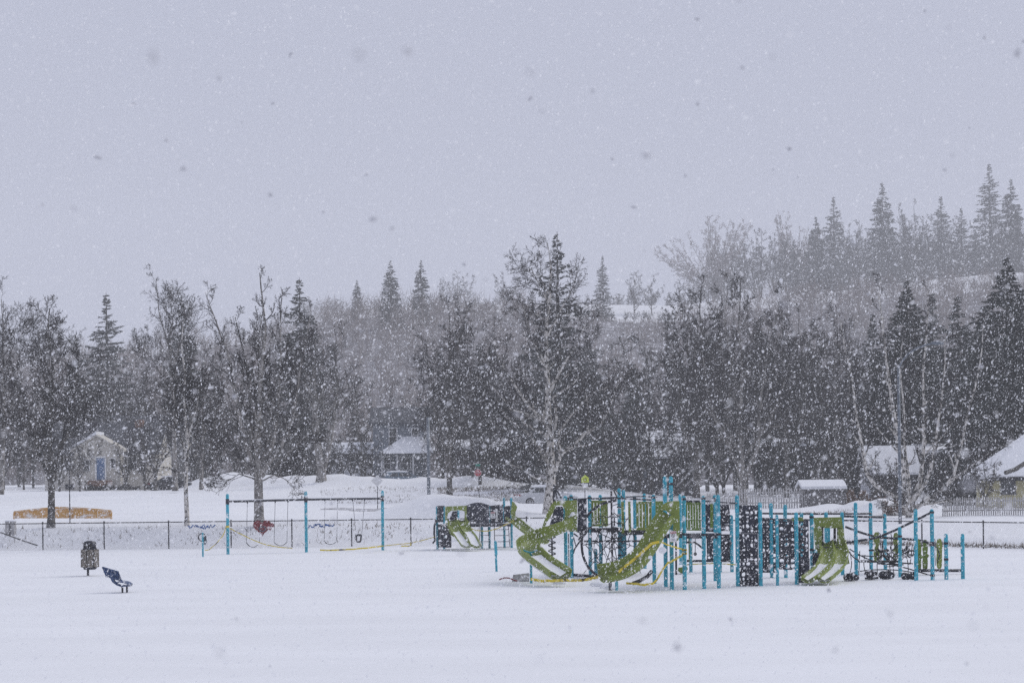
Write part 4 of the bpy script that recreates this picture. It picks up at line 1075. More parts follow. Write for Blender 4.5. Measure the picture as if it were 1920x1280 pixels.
# ------------------------------------------------------------------ vehicles
def car(name, label, loc, rotz, paint, L=4.7, wag=False, snow=True):
    o = thing(name, label, 'car', loc, rotz=rotz)
    Wd = 1.78; hw = Wd / 2
    prof = [(-L / 2, .35), (-L / 2, .78), (-L / 2 + .12, .98), (-L / 2 + .95, 1.02), (.55, 1.0), (1.35, .92), (L / 2 - .25, .74), (L / 2, .55), (L / 2, .30), (L / 2 - .5, .22), (-L / 2 + .4, .22)]
    vs = []; n = len(prof)
    for yy, k in ((-hw, .94), (-hw + .12, 1.0), (hw - .12, 1.0), (hw, .94)):
        vs += [(x * (.985 if abs(yy) == hw else 1), yy, .22 + (z - .22) * k) for (x, z) in prof]
    fs = [(j * n + i, j * n + (i + 1) % n, (j + 1) * n + (i + 1) % n, (j + 1) * n + i) for j in range(3) for i in range(n)]
    fs += [tuple(range(n))[::-1], tuple(3 * n + k for k in range(n))]
    b = B(); b.add(vs, fs)
    r0 = -L / 2 + (.35 if wag else .75); r1 = 1.15
    top = [(r0, 1.0), (r0 + (.25 if wag else .7), 1.42), (r0 + 1.4, 1.47), (r1 - .85, 1.43), (r1, .98)]
    m_ = len(top); vs = []
    for yy, k in ((-1, 0), (1, 0)):
        vs += [(x, yy * (hw - .06 - .20 * (z - .98) / .45), z) for (x, z) in top]
    b.add(vs, [tuple(range(m_))[::-1], tuple(m_ + k for k in range(m_))] + [(i, (i + 1) % m_, m_ + (i + 1) % m_, m_ + i) for i in range(m_)])
    bo = b.build('body', paint, o, org=(0, 0, 0))
    def ycab(z): return hw - .06 - .20 * (z - .98) / .45
    for s in (-1, 1):
        for (xa, xb, xc, xd) in ((r0 + .38, r0 + .72, r0 + 1.30, r0 + 1.30), (r0 + 1.38, r0 + 1.38, r1 - .86, r1 - .28)):
            pts = [(xa, 1.04), (xb, 1.38), (xc, 1.39), (xd, 1.04)]
            B().prism([(x, s * (ycab(z) + .008), z) for x, z in pts], (0, -s * .03, 0)).build('window', M_GLASS, o, org=(0, 0, 0))
    for (xa, xb, nm) in ((r0 - .01, r0 + (.24 if wag else .68), 'rear_window'), (r1 + .01, r1 - .84, 'windscreen')):
        e = .012 if nm == 'windscreen' else -.012
        B().prism([(xa + e, -.66, 1.03), (xb + e, -.56, 1.405), (xb + e, .56, 1.405), (xa + e, .66, 1.03)], (-e * 2, 0, .0)).build(nm, M_GLASS, o, org=(0, 0, 0))
    for xw in (-L / 2 + .95, L / 2 - .92):
        for s in (-1, 1):
            w = B(); w.tube([(xw, s * (hw - .2), .32), (xw, s * (hw + .012), .32)], .33, 16); wo = w.build('wheel', M_TYRE, o, org=(0, 0, 0))
            rb = B(); rb.tube([(xw, s * (hw - .05), .32), (xw, s * (hw + .02), .32)], .09, 8)
            for k in range(6):
                a = k * PI / 3; rb.bar((xw + .05 * math.cos(a), s * (hw + .016), .32 + .05 * math.sin(a)), (xw + .21 * math.cos(a), s * (hw + .016), .32 + .21 * math.sin(a)), .02, .06)
            rb.ring((xw, s * (hw + .012), .32), (0, 1, 0), .21, .022, 14, 5)
            rb.build('rim', M_RIM, wo, org=(0, 0, 0))
    for s in (-1, 1):
        B().box((-L / 2 + .03, s * .66, .84), (.1, .36, .14)).build('tail_light', M_LAMPR, o, org=(0, 0, 0))
        B().box((-L / 2 + .16, s * (hw - .012), .84), (.26, .05, .12)).build('tail_light', M_LAMPR, o, org=(0, 0, 0))
        B().box((L / 2 - .12, s * .62, .64), (.16, .34, .12)).build('headlight', M_WHITE, o, org=(0, 0, 0))
    B().box((-L / 2 - .02, 0, .46), (.14, 1.62, .2)).build('bumper', paint, o, org=(0, 0, 0))
    if snow:
        sn = B(); sn.prism([(r0 + .5, -.6, 1.44), (r0 + 1.4, -.6, 1.475), (r1 - .9, -.6, 1.44), (r1 - 1.0, -.55, 1.56), (r0 + 1.3, -.55, 1.60), (r0 + .6, -.55, 1.54)], (0, 1.2, 0)).build('snow', M_SNOWP, o, org=(0, 0, 0))
        B().prism([(1.2, -.7, .97), (1.9, -.7, .86), (1.9, -.7, .94), (1.2, -.7, 1.06)], (0, 1.4, 0)).build('snow', M_SNOWP, o, org=(0, 0, 0))
    return o
p = Q(1016, 948, 150); car('parked_car', 'silver sedan with red tail lights half hidden by the tallest birch', (p[0] + .35, 150, p[2]), math.radians(8), M_CAR, snow=True)
p = onT(757, 186); car('parked_car', 'snow-dusted blue-grey car below the porch of the grey house', (p[0], 186, p[2]), math.radians(20), M_CARB, 4.8, True)
p = onT(322, 184); car('parked_car', 'low black car behind the snow edge right of the cream house', (p[0], 184, p[2] - .3), math.radians(5), M_CARK, 4.4)

# yellow gabled board structure behind the left fence
d = 118
o = thing('board_barrier', 'long yellow timber barrier with a gently peaked top behind the dark birch', 'barrier', Q(118, 970, d))
xs = np.linspace(27, 209, 8)
def ytop(px): return np.interp(px, [27, 60, 100, 145, 180, 209], [959.5, 955.5, 951.5, 952, 955, 957.8])
for k in range(7):
    a, c = xs[k] + .4, xs[k + 1] - .4
    P = [Q(a, 971.5, d), Q(c, 971, d), Q(c, ytop(c), d), Q(a, ytop(a), d)]
    B().prism(P, (0, .06, 0)).build('panel', M_ORANGE, o)
for k in range(7):
    B().bar(Q(xs[k], ytop(xs[k]) - .6, d) + np.array([0, -.05, 0]), Q(xs[k + 1], ytop(xs[k + 1]) - .6, d) + np.array([0, -.05, 0]), .12, .09).build('cap_rail', M_ORANGE, o)
for px in (27, 133, 209):
    B().bar(Q(px, 972.5, d) + np.array([0, -.06, 0]), Q(px, ytop(px), d) + np.array([0, -.06, 0]), .1, .1).build('post', M_ORANGE, o)
# grey box by the fence
d = 106
o = thing('utility_box', 'pale grey box standing behind the fence at the left edge', 'box', Q(20, 1003, d))
c = Q(20, 990, d); B().box(c, (U(17, d), .45, U(26, d))).build('cabinet', M_WOODP, o); B().box(c + np.array([.02, -.24, 0]), (.07, .03, U(25, d))).build('seam', M_WOOD, o)
B().box(c + np.array([0, 0, U(14, d)]), (U(18.5, d), .5, .05)).build('lid', M_SNOWP, o)

# ------------------------------------------------------------------ litter bin
gb = G(165, 1079); d = gb[1]
o = thing('litter_bin', 'round litter bin with a dark domed lid and stone panels on a single post', 'bin', gb)
s = U(1, d)
zz = lambda py: Q(165, py, d)[2]
B().tube([gb - np.array([0, 0, .3]), gb + np.array([0, 0, zz(1064) - gb[2]])], .045, 8).build('post', M_NAVYM, o)
cx = Q(168.5, 1040, d)[0]
prof = [(11.5, 1067), (12.5, 1064), (12.6, 1030), (13.2, 1029), (13.2, 1027.5), (12, 1027)]
B().tube([(cx, d, zz(py)) for _, py in prof], [r * s for r, _ in prof], 20).build('body', M_BINM, o, smooth=False)
B().tube([(cx, d, zz(py)) for py in (1027.3, 1018, 1015, 1013.3)], [12 * s, 12 * s, 10.5 * s, 5 * s], 20).build('lid', M_NAVYM, o, smooth=True)
B().box((cx, d - 12.1 * s, zz(1022)), (12 * s, .05, 5 * s)).build('lid_opening', M_DARKM, o)
for k in range(8):
    a = 2 * PI * k / 8 + .25; R0 = 15.2 * s
    u = np.array([math.cos(a), math.sin(a), 0]); rot = np.array([[-u[1], u[0], 0], u, [0, 0, 1]]).T
    B().box(np.array([cx, d, zz(1046)]) + u * R0, (10.4 * s, .06, 33 * s), rot).build('stone_panel', M_STONE, o)
for py in (1031, 1062):
    B().ring((cx, d, zz(py)), (0, 0, 1), 14.6 * s, .018, 20, 5).build('hoop', M_NAVYM, o)
# ------------------------------------------------------------------ bench seat
gb = G(231, 1111); d = gb[1]
o = thing('bench_seat', 'small blue mesh seat facing right on two dark legs near the litter bin', 'seat', gb)
def W3(px, py, dy=0): return Q(px, py, d + dy)
wd = .62
for dx, dy, nm in ((229.5, .0, 'leg'), (238.0, -.12, 'leg')):
    a = W3(dx, 1098, dy); B().tube([a, np.array([a[0], a[1], -.2])], .032, 8).build(nm, M_NAVYM, o)
st = B(); N_ = 9
path = [(221, 1091), (226, 1089.2), (233, 1089.8), (240, 1092), (245, 1095.5), (244.5, 1098)]
prof = [[(-wd / 2, -.02), (wd / 2, -.02), (wd / 2, .02), (-wd / 2, .02)] for _ in path]
B().sweep([W3(*q, dy=.05) for q in path], prof).build('seat', M_BLUE, o)
ba = [(206.5, 1069), (209, 1067), (211, 1075), (213, 1083)]
bk = B(); A, C = np.array(W3(207, 1067.5, .05)), np.array(W3(213.5, 1083.5, .05))
t = (C - A) / np.linalg.norm(C - A); tilt = np.array([-t[2], 0, t[0]])
for sdy in np.linspace(-wd / 2, wd / 2, 9):
    off = np.array([sdy * .55, sdy * .9, -abs(sdy) * .0 - sdy * .25])
    bk.bar(A + off, C + off, .05, .05)
for q in (A, (A + C) / 2, C):
    bk.bar(q + np.array([-wd / 2 * .6, -wd / 2 * .92, wd * .14]), q + np.array([wd / 2 * .6, wd / 2 * .92, -wd * .14]), .05, .05)
bk.build('backrest', M_BLUE, o)
fr = B()
for sy in (-.2, .25):
    fr.tube([W3(208 + sy * 8, 1074, sy), W3(209.5 + sy * 8, 1082, sy), W3(213 + sy * 8, 1089.5, sy), W3(220 + sy * 6, 1095, sy), W3(228 + sy * 5, 1098, sy), W3(238 + sy * 3, 1097, sy), W3(244, 1097, sy)], .03, 7)
fr.build('seat_frame', M_BLUE, o, smooth=True)

# ------------------------------------------------------------------ swing set
def post_px(px_t, py_t, px_b, py_b, parent, r=.062, m=None, name='post', cap=True, label=None):
    g = G(px_b, py_b); d = g[1]; z = Q(px_t, py_t, d)[2]
    b = B().tube([(g[0], d, -.25), (g[0], d, z - r), (g[0], d, z - r * .3), (g[0], d, z)], [r, r, r * .8, r * .25], 10)
    return b.build(name, m or M_TEAL, parent, smooth=False), g, z
sp = [(425, 925, 427.5, 1038), (572, 921, 574.5, 1034), (716, 919, 718, 1030)]
gm = G(574, 1034)
ss = thing('swing_set', 'teal swing frame with three posts and a long dark top beam', 'swing frame', gm)
GS = []
for q in sp: GS.append(post_px(*q, ss, r=.075)[1])
def beam_pt(px):
    t = np.interp(px, [425, 572, 717], [0, 1, 2]); i = min(int(t), 1); g = GS[i] + (GS[i + 1] - GS[i]) * (t - i)
    z = np.interp(px, [425, 572, 717], [Q(425, 940, GS[0][1])[2], Q(572, 936, GS[1][1])[2], Q(717, 934, GS[2][1])[2]])
    return np.array([g[0], g[1], z])
bm = B()
for a, c in ((425, 572), (572, 717)):
    bm = B().tube([beam_pt(a), beam_pt(c)], .055, 8); bm.build('top_beam', M_NAVYM, ss)
for px in (425, 572, 717): B().tube([beam_pt(px) - np.array([0, 0, .13]), beam_pt(px) + np.array([0, 0, .13])], .088, 10).build('collar', M_NAVYM, ss)
sn = B()
for a, c in ((432, 500), (515, 566), (580, 640), (655, 710)):
    sn.tube([beam_pt(a + (c - a) * k / 4) + np.array([0, 0, .052]) for k in range(5)], [.012, .03, .026, .03, .012], 6)
sn.build('snow', M_SNOWP, ss)
def swing(px0, px1, py0, py1, label, bucket=False):
    a0, a1 = beam_pt(px0), beam_pt(px1); d = a0[1]
    o = thing('bucket_swing' if bucket else 'belt_swing', label, 'swing', (a0 + a1) / 2 - np.array([0, 0, .05]), 'swings hanging from the top beam')
    for a, px in ((a0, px0), (a1, px1)):
        pb = px if not bucket else (668 if px == px0 else 678)
        e = Q(pb, py0, d)
        pts = [a + (e - a) * k / 12 for k in range(13)]
        B().tube(pts, .011, 5).build('chain', M_GALV, o)
        B().box(a - np.array([0, 0, .07]), (.06, .07, .09)).build('hanger', M_NAVYM, o)
    if not bucket:
        A, C = Q(px0, py0, d), Q(px1, py0, d); sag = U(py1 - py0, d)
        P = [A + (C - A) * k / 8 - np.array([0, 0, sag * (1 - (k / 4 - 1) ** 2)]) for k in range(9)]
        B().sweep(P, [(-.07, -.012), (.07, -.012), (.07, .012), (-.07, .012)]).build('seat', M_NAVYM, o)
    else:
        c = Q(672.5, 1009, d); b = B()
        w, dp, hh = .17, .14, .20
        sec = [(-hh, .55), (-hh * .6, .8), (hh * .6, 1.0), (hh, 1.02)]
        vs = []; n = 12
        for z, k in sec:
            for i in range(n):
                a = 2 * PI * i / n; vs.append(c + np.array([w * k * math.cos(a), dp * k * math.sin(a), z]))
        skip = {2, 3, 8, 9}
        fs = [(j * n + i, j * n + (i + 1) % n, (j + 1) * n + (i + 1) % n, (j + 1) * n + i) for j in range(3) for i in range(n) if not (j == 1 and i in skip)]
        fs.append(tuple(range(n))[::-1]); b.add(vs, fs)
        b.build('bucket', M_NAVYM, o); B().ring(c + np.array([0, 0, hh]), (0, 0, 1), w, .022, 14, 5, sq=dp / w).build('rim', M_NAVYM, o)
    return o
swing(462, 486.5, 1017, 1025.5, 'belt swing nearest the left post, hanging lowest')
swing(514, 538, 1016, 1022.5, 'belt swing just left of the middle post')
swing(608, 631.5, 1014, 1020, 'belt swing just right of the middle post')
swing(660, 683, 1005, 1010, 'black bucket swing with leg holes near the right post', True)

# heart on the fence, ribbons
d = 104.1
def heart(c, s, name, m, parent, th=.05):
    P = []
    for k in range(28):
        t = 2 * PI * k / 28
        P.append(c + s * np.array([16 * math.sin(t) ** 3 / 17, 0, (13 * math.cos(t) - 5 * math.cos(2 * t) - 2 * math.cos(3 * t) - math.cos(4 * t)) / 17]))
    return B().prism(P, (0, th, 0)).build(name, m, parent)
c = Q(492, 988, d)
o = thing('heart_decoration', 'pair of joined red hearts hanging on the fence behind the left swings', 'heart', c - np.array([0, .1, 0]))
heart(c + np.array([0, -.10, .02]), U(18, d), 'large_heart', M_HEART, o)
heart(Q(507, 986, d) + np.array([0, -.16, 0]), U(8.5, d), 'small_heart', M_HEART, o)
B().tube([c + np.array([U(18, d) * .34 * math.cos(a), -.12, -.08 + U(18, d) * .25 * math.sin(a)]) for a in np.linspace(0, 2 * PI, 12)], .03, 5).build('wreath', M_STEEL, o)
def ribbon(px, py, w, label, seed):
    r_ = np.random.default_rng(seed)
    c = Q(px, py, d - .08)
    o = thing('fence_ribbon', label, 'ribbon', c)
    for k in range(4):
        x0 = -w / 2 + w * k / 4 + r_.uniform(-2, 2); pts = []
        for j in range(7):
            pts.append(Q(px + x0 + j * w / 14, py + r_.uniform(-4.5, 4.5), d - .1 - .05 * k))
        B().sweep(pts, [(-.035, -.01), (.035, -.01), (.035, .01), (-.035, .01)], up=(0, 1, .2)).build('strand', M_RIBB, o)
ribbon(375, 987, 40, 'pale blue ribbon tied on the fence left of the swing set', 3)
ribbon(600, 985, 42, 'dark blue ribbon tied on the fence behind the right swings', 8)
# round spinner on a post
o = thing('play_post', 'short teal post with a round dark ring behind its top left of the swing set', 'post', G(380.5, 1043))
gp = G(380.5, 1043); dd = gp[1]; zt = Q(379, 998, dd)[2]
B().tube([gp - np.array([0, 0, .2]), np.array([gp[0], dd, zt])], .04, 8).build('post', M_TEAL, o)
B().ring(Q(378.5, 1007, dd) + np.array([0, .1, 0]), (.25, 1, .1), U(7.5, dd), .028, 16, 6).build('ring', M_NAVYM, o)
B().prism([Q(381, 1009, dd) + np.array([U(5.5, dd) * math.cos(a) * .7 + .06, .08, -.1 + U(8, dd) * math.sin(a)]) for a in np.linspace(0, 2 * PI, 14)[:-1]], (0, .03, 0)).build('disc', M_STEEL, o)

# ------------------------------------------------------------------ caution tape
def tape(pts, label, w=.075, m=None, name='caution_tape', wide=None):
    P = [np.asarray(p, float) for p in pts]
    P = list(resample(np.array(P), max(8, len(P) * 5)))
    for k in range(1, len(P) - 1): P[k] = P[k] + np.array([0, random.uniform(-.02, .02), random.uniform(-.008, .008)])
    b = B(); w *= .78; b.sweep(P, [(-.006, -w / 2), (.006, -w / 2), (.006, w / 2), (-.006, w / 2)])
    o = b.build(name, m or M_YEL, None, org=tuple(P[len(P) // 2]))
    return tag(o, label, 'tape', 'yellow caution tape strung round the play area')
D0 = GS[0][1] - .12
tape([Q(424, 986, D0), Q(421, 997, D0), Q(417, 1005, D0), Q(405, 1019, D0), Q(392, 1030, D0), Q(384, 1031, D0)], 'tape drooping from the left swing post towards the short ring post', .05)
tape([Q(431, 990, D0), Q(450, 1000, D0), Q(475, 1012, D0), Q(500, 1021, D0), Q(525, 1025.5, D0 - .5), Q(548, 1027.5, D0 - 1)], 'tape sagging from the left swing post under the belt swings', .05)
tape([Q(600, 1030.5, 94), Q(625, 1031, 94), Q(660, 1029, 94), Q(690, 1026.5, 94.5), Q(717, 1023, GS[2][1] - .1)], 'tape lying low between the middle and right swing posts', .09)
tape([Q(718, 1023, GS[2][1] - .1), Q(745, 1020, 97), Q(770, 1017.5, 98), Q(790, 1013, 98), Q(815, 1006, 98.4)], 'tape running from the right swing post to the small play set', .05)
tape([Q(752, 1023, 97), Q(768, 1023, 97), Q(774, 1016, 97.4)], 'short loose end of tape in the snow beside the right swing post', .07)
B_ = B(); B_.tube([GS[0] * np.array([1, 1, 0]) + np.array([0, 0, Q(426, 989, D0)[2]]), GS[0] * np.array([1, 1, 0]) + np.array([0, 0, Q(426, 985, D0)[2]])], .085, 9)
o = B_.build('caution_tape', M_YEL, None, org=tuple(GS[0])); tag(o, 'band of tape wound round the left swing post', 'tape', 'yellow caution tape strung round the play area')

# ------------------------------------------------------------------ shared play-set shapes
def plate(outline, d, th, dy=0):
    return B().prism([Q(a, b_, d) + np.array([0, dy, 0]) for a, b_ in outline], (0, th, 0))
def prof_u(w, hgt, t=.035, n=7, far=0.0):
    out = []
    for k in range(n):
        a = PI * k / (n - 1); hh = hgt + far * k / (n - 1); out.append((-w * math.cos(a), hh - (hh + .02) * math.sin(a) ** .6 if 0 < k < n - 1 else hh))
    inn = [(x * (1 - t / w * 1.0), z + (t if 0 < i < n - 1 else 0.0)) for i, (x, z) in enumerate(out)]
    return out + inn[::-1]
def chute(pts, w, hgt, name, parent, m=M_GREEN, snow=None, ns=26, smooth=True, far=0.0):
    P = resample(catmull(pts), ns)
    o = B().sweep(P, prof_u(w, hgt, far=far)).build(name, m, parent, smooth=False)
    if snow:
        a, c = int(snow[0] * ns), int(snow[1] * ns)
        B().sweep(P[a:c + 1], [(-w * .8, .05), (-w * .5, .03), (w * .5, .03), (w * .8, .05), (w * .72, hgt * .55), (0, hgt * .42), (-w * .72, hgt * .55)]).build('snow', M_SNOWP, o)
    return o
def catmull(pts, k=8):
    P = [np.asarray(p, float) for p in pts]; P = [2 * P[0] - P[1]] + P + [2 * P[-1] - P[-2]]; out = []
    for i in range(1, len(P) - 2):
        for j in range(k):
            t = j / k
            out.append(.5 * ((2 * P[i]) + (-P[i - 1] + P[i + 1]) * t + (2 * P[i - 1] - 5 * P[i] + 4 * P[i + 1] - P[i + 2]) * t * t + (-P[i - 1] + 3 * P[i] - 3 * P[i + 1] + P[i + 2]) * t ** 3))
    out.append(P[-2]); return np.array(out)
def holed(px0, py0, px1, py1, d, nx, nz, seed, parent, name='climbing_panel', m=None, prob=.7, th=.07, d2=None, snow=True, big=.36, bulge=0.0, skip=()):
    """moulded climbing panel: irregular holes with real thickness"""
    r_ = np.random.default_rng(seed)
    d2 = d if d2 is None else d2
    gx = np.linspace(0, 1, nx + 1)[None].repeat(nz + 1, 0); gz = np.linspace(0, 1, nz + 1)[:, None].repeat(nx + 1, 1)
    gx[:, 1:-1] += r_.uniform(-.22, .22, (nz + 1, nx - 1)) / nx; gz[1:-1] += r_.uniform(-.22, .22, (nz - 1, nx + 1)) / nz
    A = Q(px0, py0, d); C = Q(px1, py0, d2); E = Q(px0, py1, d)
    def P(u, v, off=0):
        p = A + (C - A) * u + np.array([0, 0, (E[2] - A[2]) * v]); p = p + np.array([0, off - bulge * math.sin(PI * u), 0]); return p
    b = B(); lips = B(); sn = B()
    for j in range(nz):
        for i in range(nx):
            if (i, j) in skip: continue
            c8 = [(gx[j, i], gz[j, i]), None, (gx[j, i + 1], gz[j, i + 1]), None, (gx[j + 1, i + 1], gz[j + 1, i + 1]), None, (gx[j + 1, i], gz[j + 1, i]), None]
            for k in (1, 3, 5, 7):
                a_, c_ = c8[k - 1], c8[(k + 1) % 8]; c8[k] = ((a_[0] + c_[0]) / 2, (a_[1] + c_[1]) / 2)
            f = [P(u, v) for u, v in c8]; k_ = [P(u, v, th) for u, v in c8]
            if r_.random() > prob:
                b.add(f + k_, [(0, 7, 6, 5, 4, 3, 2, 1), (8, 9, 10, 11, 12, 13, 14, 15)] + [(k, (k + 1) % 8, 8 + (k + 1) % 8, 8 + k) for k in range(8)])
                continue
            cu, cv = np.mean([q[0] for q in c8]), np.mean([q[1] for q in c8])
            s1, s2 = r_.uniform(.5, .88), r_.uniform(.5, .88)
            hu = [(cu + (q[0] - cu) * s1 * (.8 if k % 2 == 0 else 1.0), cv + (q[1] - cv) * s2 * (.8 if k % 2 == 0 else 1.0)) for k, q in enumerate(c8)]
            hf = [P(u, v) for u, v in hu]; hk = [P(u, v, th) for u, v in hu]
            fs = []
            for k in range(8):
                l = (k + 1) % 8
                fs += [(k, 16 + k, 16 + l, l), (8 + k, 8 + l, 24 + l, 24 + k), (16 + k, 24 + k, 24 + l, 16 + l), (k, l, 8 + l, 8 + k)]
            b.add(f + k_ + hf + hk, fs)
            if snow and r_.random() < .6:
                lo = [hf[4], hf[5], hf[6]]
                sn.tube([q + np.array([0, th / 2, .015]) for q in lo], [.015, .03, .015], 6)
            if r_.random() < .5:      # moulded lip: hand hold standing proud
                cc = P(cu, cv, -.03); ru = abs(C[0] - A[0]) / nx * .5 * s1
                lips.ring(cc, (0, 1, 0), max(.04, ru), .022, 9, 5)
    o = b.build(name, m or M_NAVY, parent)
    if lips.v: lips.build('hand_hold', m or M_NAVY, o, kind='stuff')
    if sn.v: sn.build('snow', M_SNOWP, o, kind='stuff')
    return o
def slat_panel(px0, py0, px1, py1, d, n, parent, m=M_GREEN, name='guard_panel', d2=None):
    d2 = d if d2 is None else d2
    A, C = Q(px0, py0, d), Q(px1, py0, d2); hgt = A[2] - Q(px0, py1, d)[2]; dz = np.array([0, 0, hgt])
    f = B(); u = (C - A)
    f.bar(A - dz * .04, C - dz * .04, .05, hgt * .09); f.bar(A - dz * .96, C - dz * .96, .05, hgt * .09)
    o = f.build(name, m, parent)
    for k in range(n):
        q = A + u * (k + .5) / n
        B().bar(q - dz * .085, q - dz * .915, np.linalg.norm(u) / n * .8, .045).build('slat', m, o)
    return o
def deck(px0, px1, py, d0, d1, parent, th=.16, m=M_NAVYM, shift=0.0):
    a, c = Q(px0, py, d0), Q(px1, py, d0); z = (a[2] + c[2]) / 2
    b = B().prism([(a[0], d0, z), (c[0], d0, z), (c[0] + shift, d1, z), (a[0] + shift, d1, z)], (0, 0, -th))
    o = b.build('deck', m, parent)
    B().prism([(a[0] + .04, d0 + .04, z + .004), (c[0] - .04, d0 + .04, z + .004), (c[0] + shift - .04, d1 - .04, z + .004), (a[0] + shift + .04, d1 - .04, z + .004)], (0, 0, .015)).build('snow', M_SNOWP, o)
    return o
def rail(pts, parent, r=.03, m=M_NAVYM, name='rail', n=7):
    return B().tube(pts, r, n).build(name, m, parent, smooth=True)

# ------------------------------------------------------------------ small play set
dS = 98.5
sm = thing('small_play_set', 'small toddler play set with a green double slide and navy panels', 'play set', G(888, 1027.5))
for q in [(818.5, 949, 820, 1028), (831.5, 948, 833, 1027.5), (859, 956, 860, 1020), (873.5, 948, 875, 1018), (916.5, 947, 918, 1026.5), (903, 984, 904, 1026.5), (944.5, 932.5, 946, 1026), (958, 932.5, 959.5, 1026)]:
    post_px(*q, sm, r=.062)
plate([(819.5, 949.5), (831.5, 949), (831.5, 978), (819.5, 979)], dS, .05).build('side_panel', M_NAVY, sm)
plate([(835, 949), (875, 947.5), (875, 976), (871, 977), (871, 958), (866, 956), (846, 957), (839.5, 962), (838, 974), (834.5, 976)], dS - .1, .12).build('slide_hood', M_GREEN, sm)
plate([(841, 976), (849, 958), (858, 957.5), (858, 978)], dS + 1.0, .05).build('rear_panel', M_NAVY, sm)
for k, (a, c) in enumerate(((842.5, 854), (862.5, 877), (881, 895))):
    pass
for (x0, x1, x2, x3) in ((847, 853, 862, 872), (866, 874, 884, 891)):
    P = [Q(x0, 978, dS), Q(x0 + 2, 983, dS - .3), Q(x1, 997, dS - .9), Q(x2, 1010, dS - 1.5), Q(x3, 1024, dS - 2.2), Q(x3 + 3, 1026.5, dS - 2.6)]
    chute(P, .26, .17, 'slide_chute', sm, M_GREEN, snow=(.42, 1.0))
plate([(836, 980), (880, 977), (880, 1001), (866, 1005), (850, 1006), (843, 1000)], dS - .45, .07).build('slide_bed', M_GREEN, sm)
b = B(); top = [Q(874 + 43 * k / 10, 947 - 5.0 * math.sin(PI * k / 10) , dS + .1) for k in range(11)]; bot = [Q(917 - 43 * k / 10, 981 + (2.5 if k < 6 else -3), dS + .1) for k in range(11)]
b.prism(top + bot, (0, 1.1, 0)).build('roof_panel', M_NAVY, sm)
plate([(919, 950), (943, 947), (943, 980), (919, 983)], dS + .3, .05).build('panel', M_NAVY, sm); plate([(945, 949), (957, 947), (957, 978), (945, 980)], dS + .5, .05).build('panel', M_NAVY, sm)
b = B(); b.tube([Q(929, 954, dS + .2), Q(931.5, 954, dS + .2), Q(931.5, 974, dS + .2)], .045, 6); b.tube([Q(928.5, 976, dS + .2), Q(934, 976, dS + .2)], .045, 6); b.build('number_print', M_WHITE, sm)
deck(820, 958, 982, dS, dS + 1.3, sm, .14)
# curved climber at the left
b = B()
for off in (0, .9):
    b.tube([Q(818, 974, dS + off), Q(814.5, 985, dS + off), Q(814, 1000, dS + off), Q(815.5, 1013, dS + off), Q(811, 1018, dS + off)], .05, 7)
b.build('climber_rail', M_NAVYM, sm)
holed(821, 985, 846, 1026, dS - .3, 4, 5, 5, sm, prob=.25, snow=False)
for x0, x1, y0 in ((899, 916, 988), (925.5, 954, 984)):
    lad = B(); w = x1 - x0; sp_ = 1.5
    lad.tube([Q(x0 + 1.2, y0, dS), Q(x0 - 1 + (3 if x0 > 920 else 0), 1026, dS - .3)], .022, 6); lad.tube([Q(x1 - 1, y0, dS), Q(x1 + 2, 1025.5, dS - .3)], .022, 6)
    lo = lad.build('ladder', M_NAVYM, sm)
    for yy in ((1003, 1015) if x0 < 920 else (992.5, 1003.5, 1015, 1025)):
        B().tube([Q(x0 + 1, yy, dS - .15), Q(x1 + .5, yy - .4, dS - .15)], .018, 6).build('rung', M_NAVYM, lo)
plate([(960, 940), (963, 939.5), (970, 950), (966.5, 960), (967, 972), (960, 976), (957.5, 960)], dS + .2, .35).build('slide_hood', M_GREEN, sm)
chute([Q(956, 976, dS + .4), Q(966, 982, dS), Q(978, 992, dS - .6), Q(992, 1003, dS - 1.2), Q(1006, 1014, dS - 1.8), Q(1022, 1019, dS - 2.2)], .32, .24, 'slide_chute', sm, M_GREEN)
rail([Q(819, 949, dS + .2), Q(833, 948.5, dS + .2)], sm); rail([Q(917, 949, dS + .2), Q(944, 946, dS + .4)], sm)

def warn_sign(px0, py0, px1, py1, d, label):
    A, C = Q(px0, py0, d), Q(px1, py1, d); w = C[0] - A[0]; hgt = A[2] - C[2]; c = (A + C) / 2
    o = thing('warning_sign', label, 'sign', c)
    B().box(c, (w, .012, hgt)).build('sign_panel', M_WHITE, o)
    B().box(c + np.array([0, -.009, hgt * .36]), (w * .86, .006, hgt * .2)).build('red_header', M_RED, o)
    t = B()
    for k in range(4): t.box(c + np.array([-w * .27 + w * .18 * k, -.014, hgt * .36]), (w * .12, .004, hgt * .09))
    t.build('header_print', M_WHITE, o)
    b = B(); cc = c + np.array([0, -.011, hgt * .08]); R_ = w * .25
    b.ring(cc, (0, 1, 0), R_, w * .03, 16, 5); b.bar(cc + np.array([-R_ * .7, 0, R_ * .7]), cc + np.array([R_ * .7, 0, -R_ * .7]), .006, w * .06); b.build('symbol', M_DARKM, o)
    t = B()
    for k in range(3): t.box(c + np.array([0, -.008, -hgt * (.24 + .07 * k)]), (w * .6, .004, hgt * .02))
    t.build('small_print', M_STEEL, o)
    return o
warn_sign(919.5, 959, 928.5, 971, dS + .1, 'small white and red warning sign on the small play set')
tape([Q(880, 989, dS - .3), Q(892, 993.5, dS - .3), Q(905, 995, dS - .3), Q(918, 994.5, dS - .3), Q(935, 989, dS - .3), Q(948, 983, dS - .3), Q(964, 975, dS - .3)], 'tape sagging across the front of the small play set', .06)

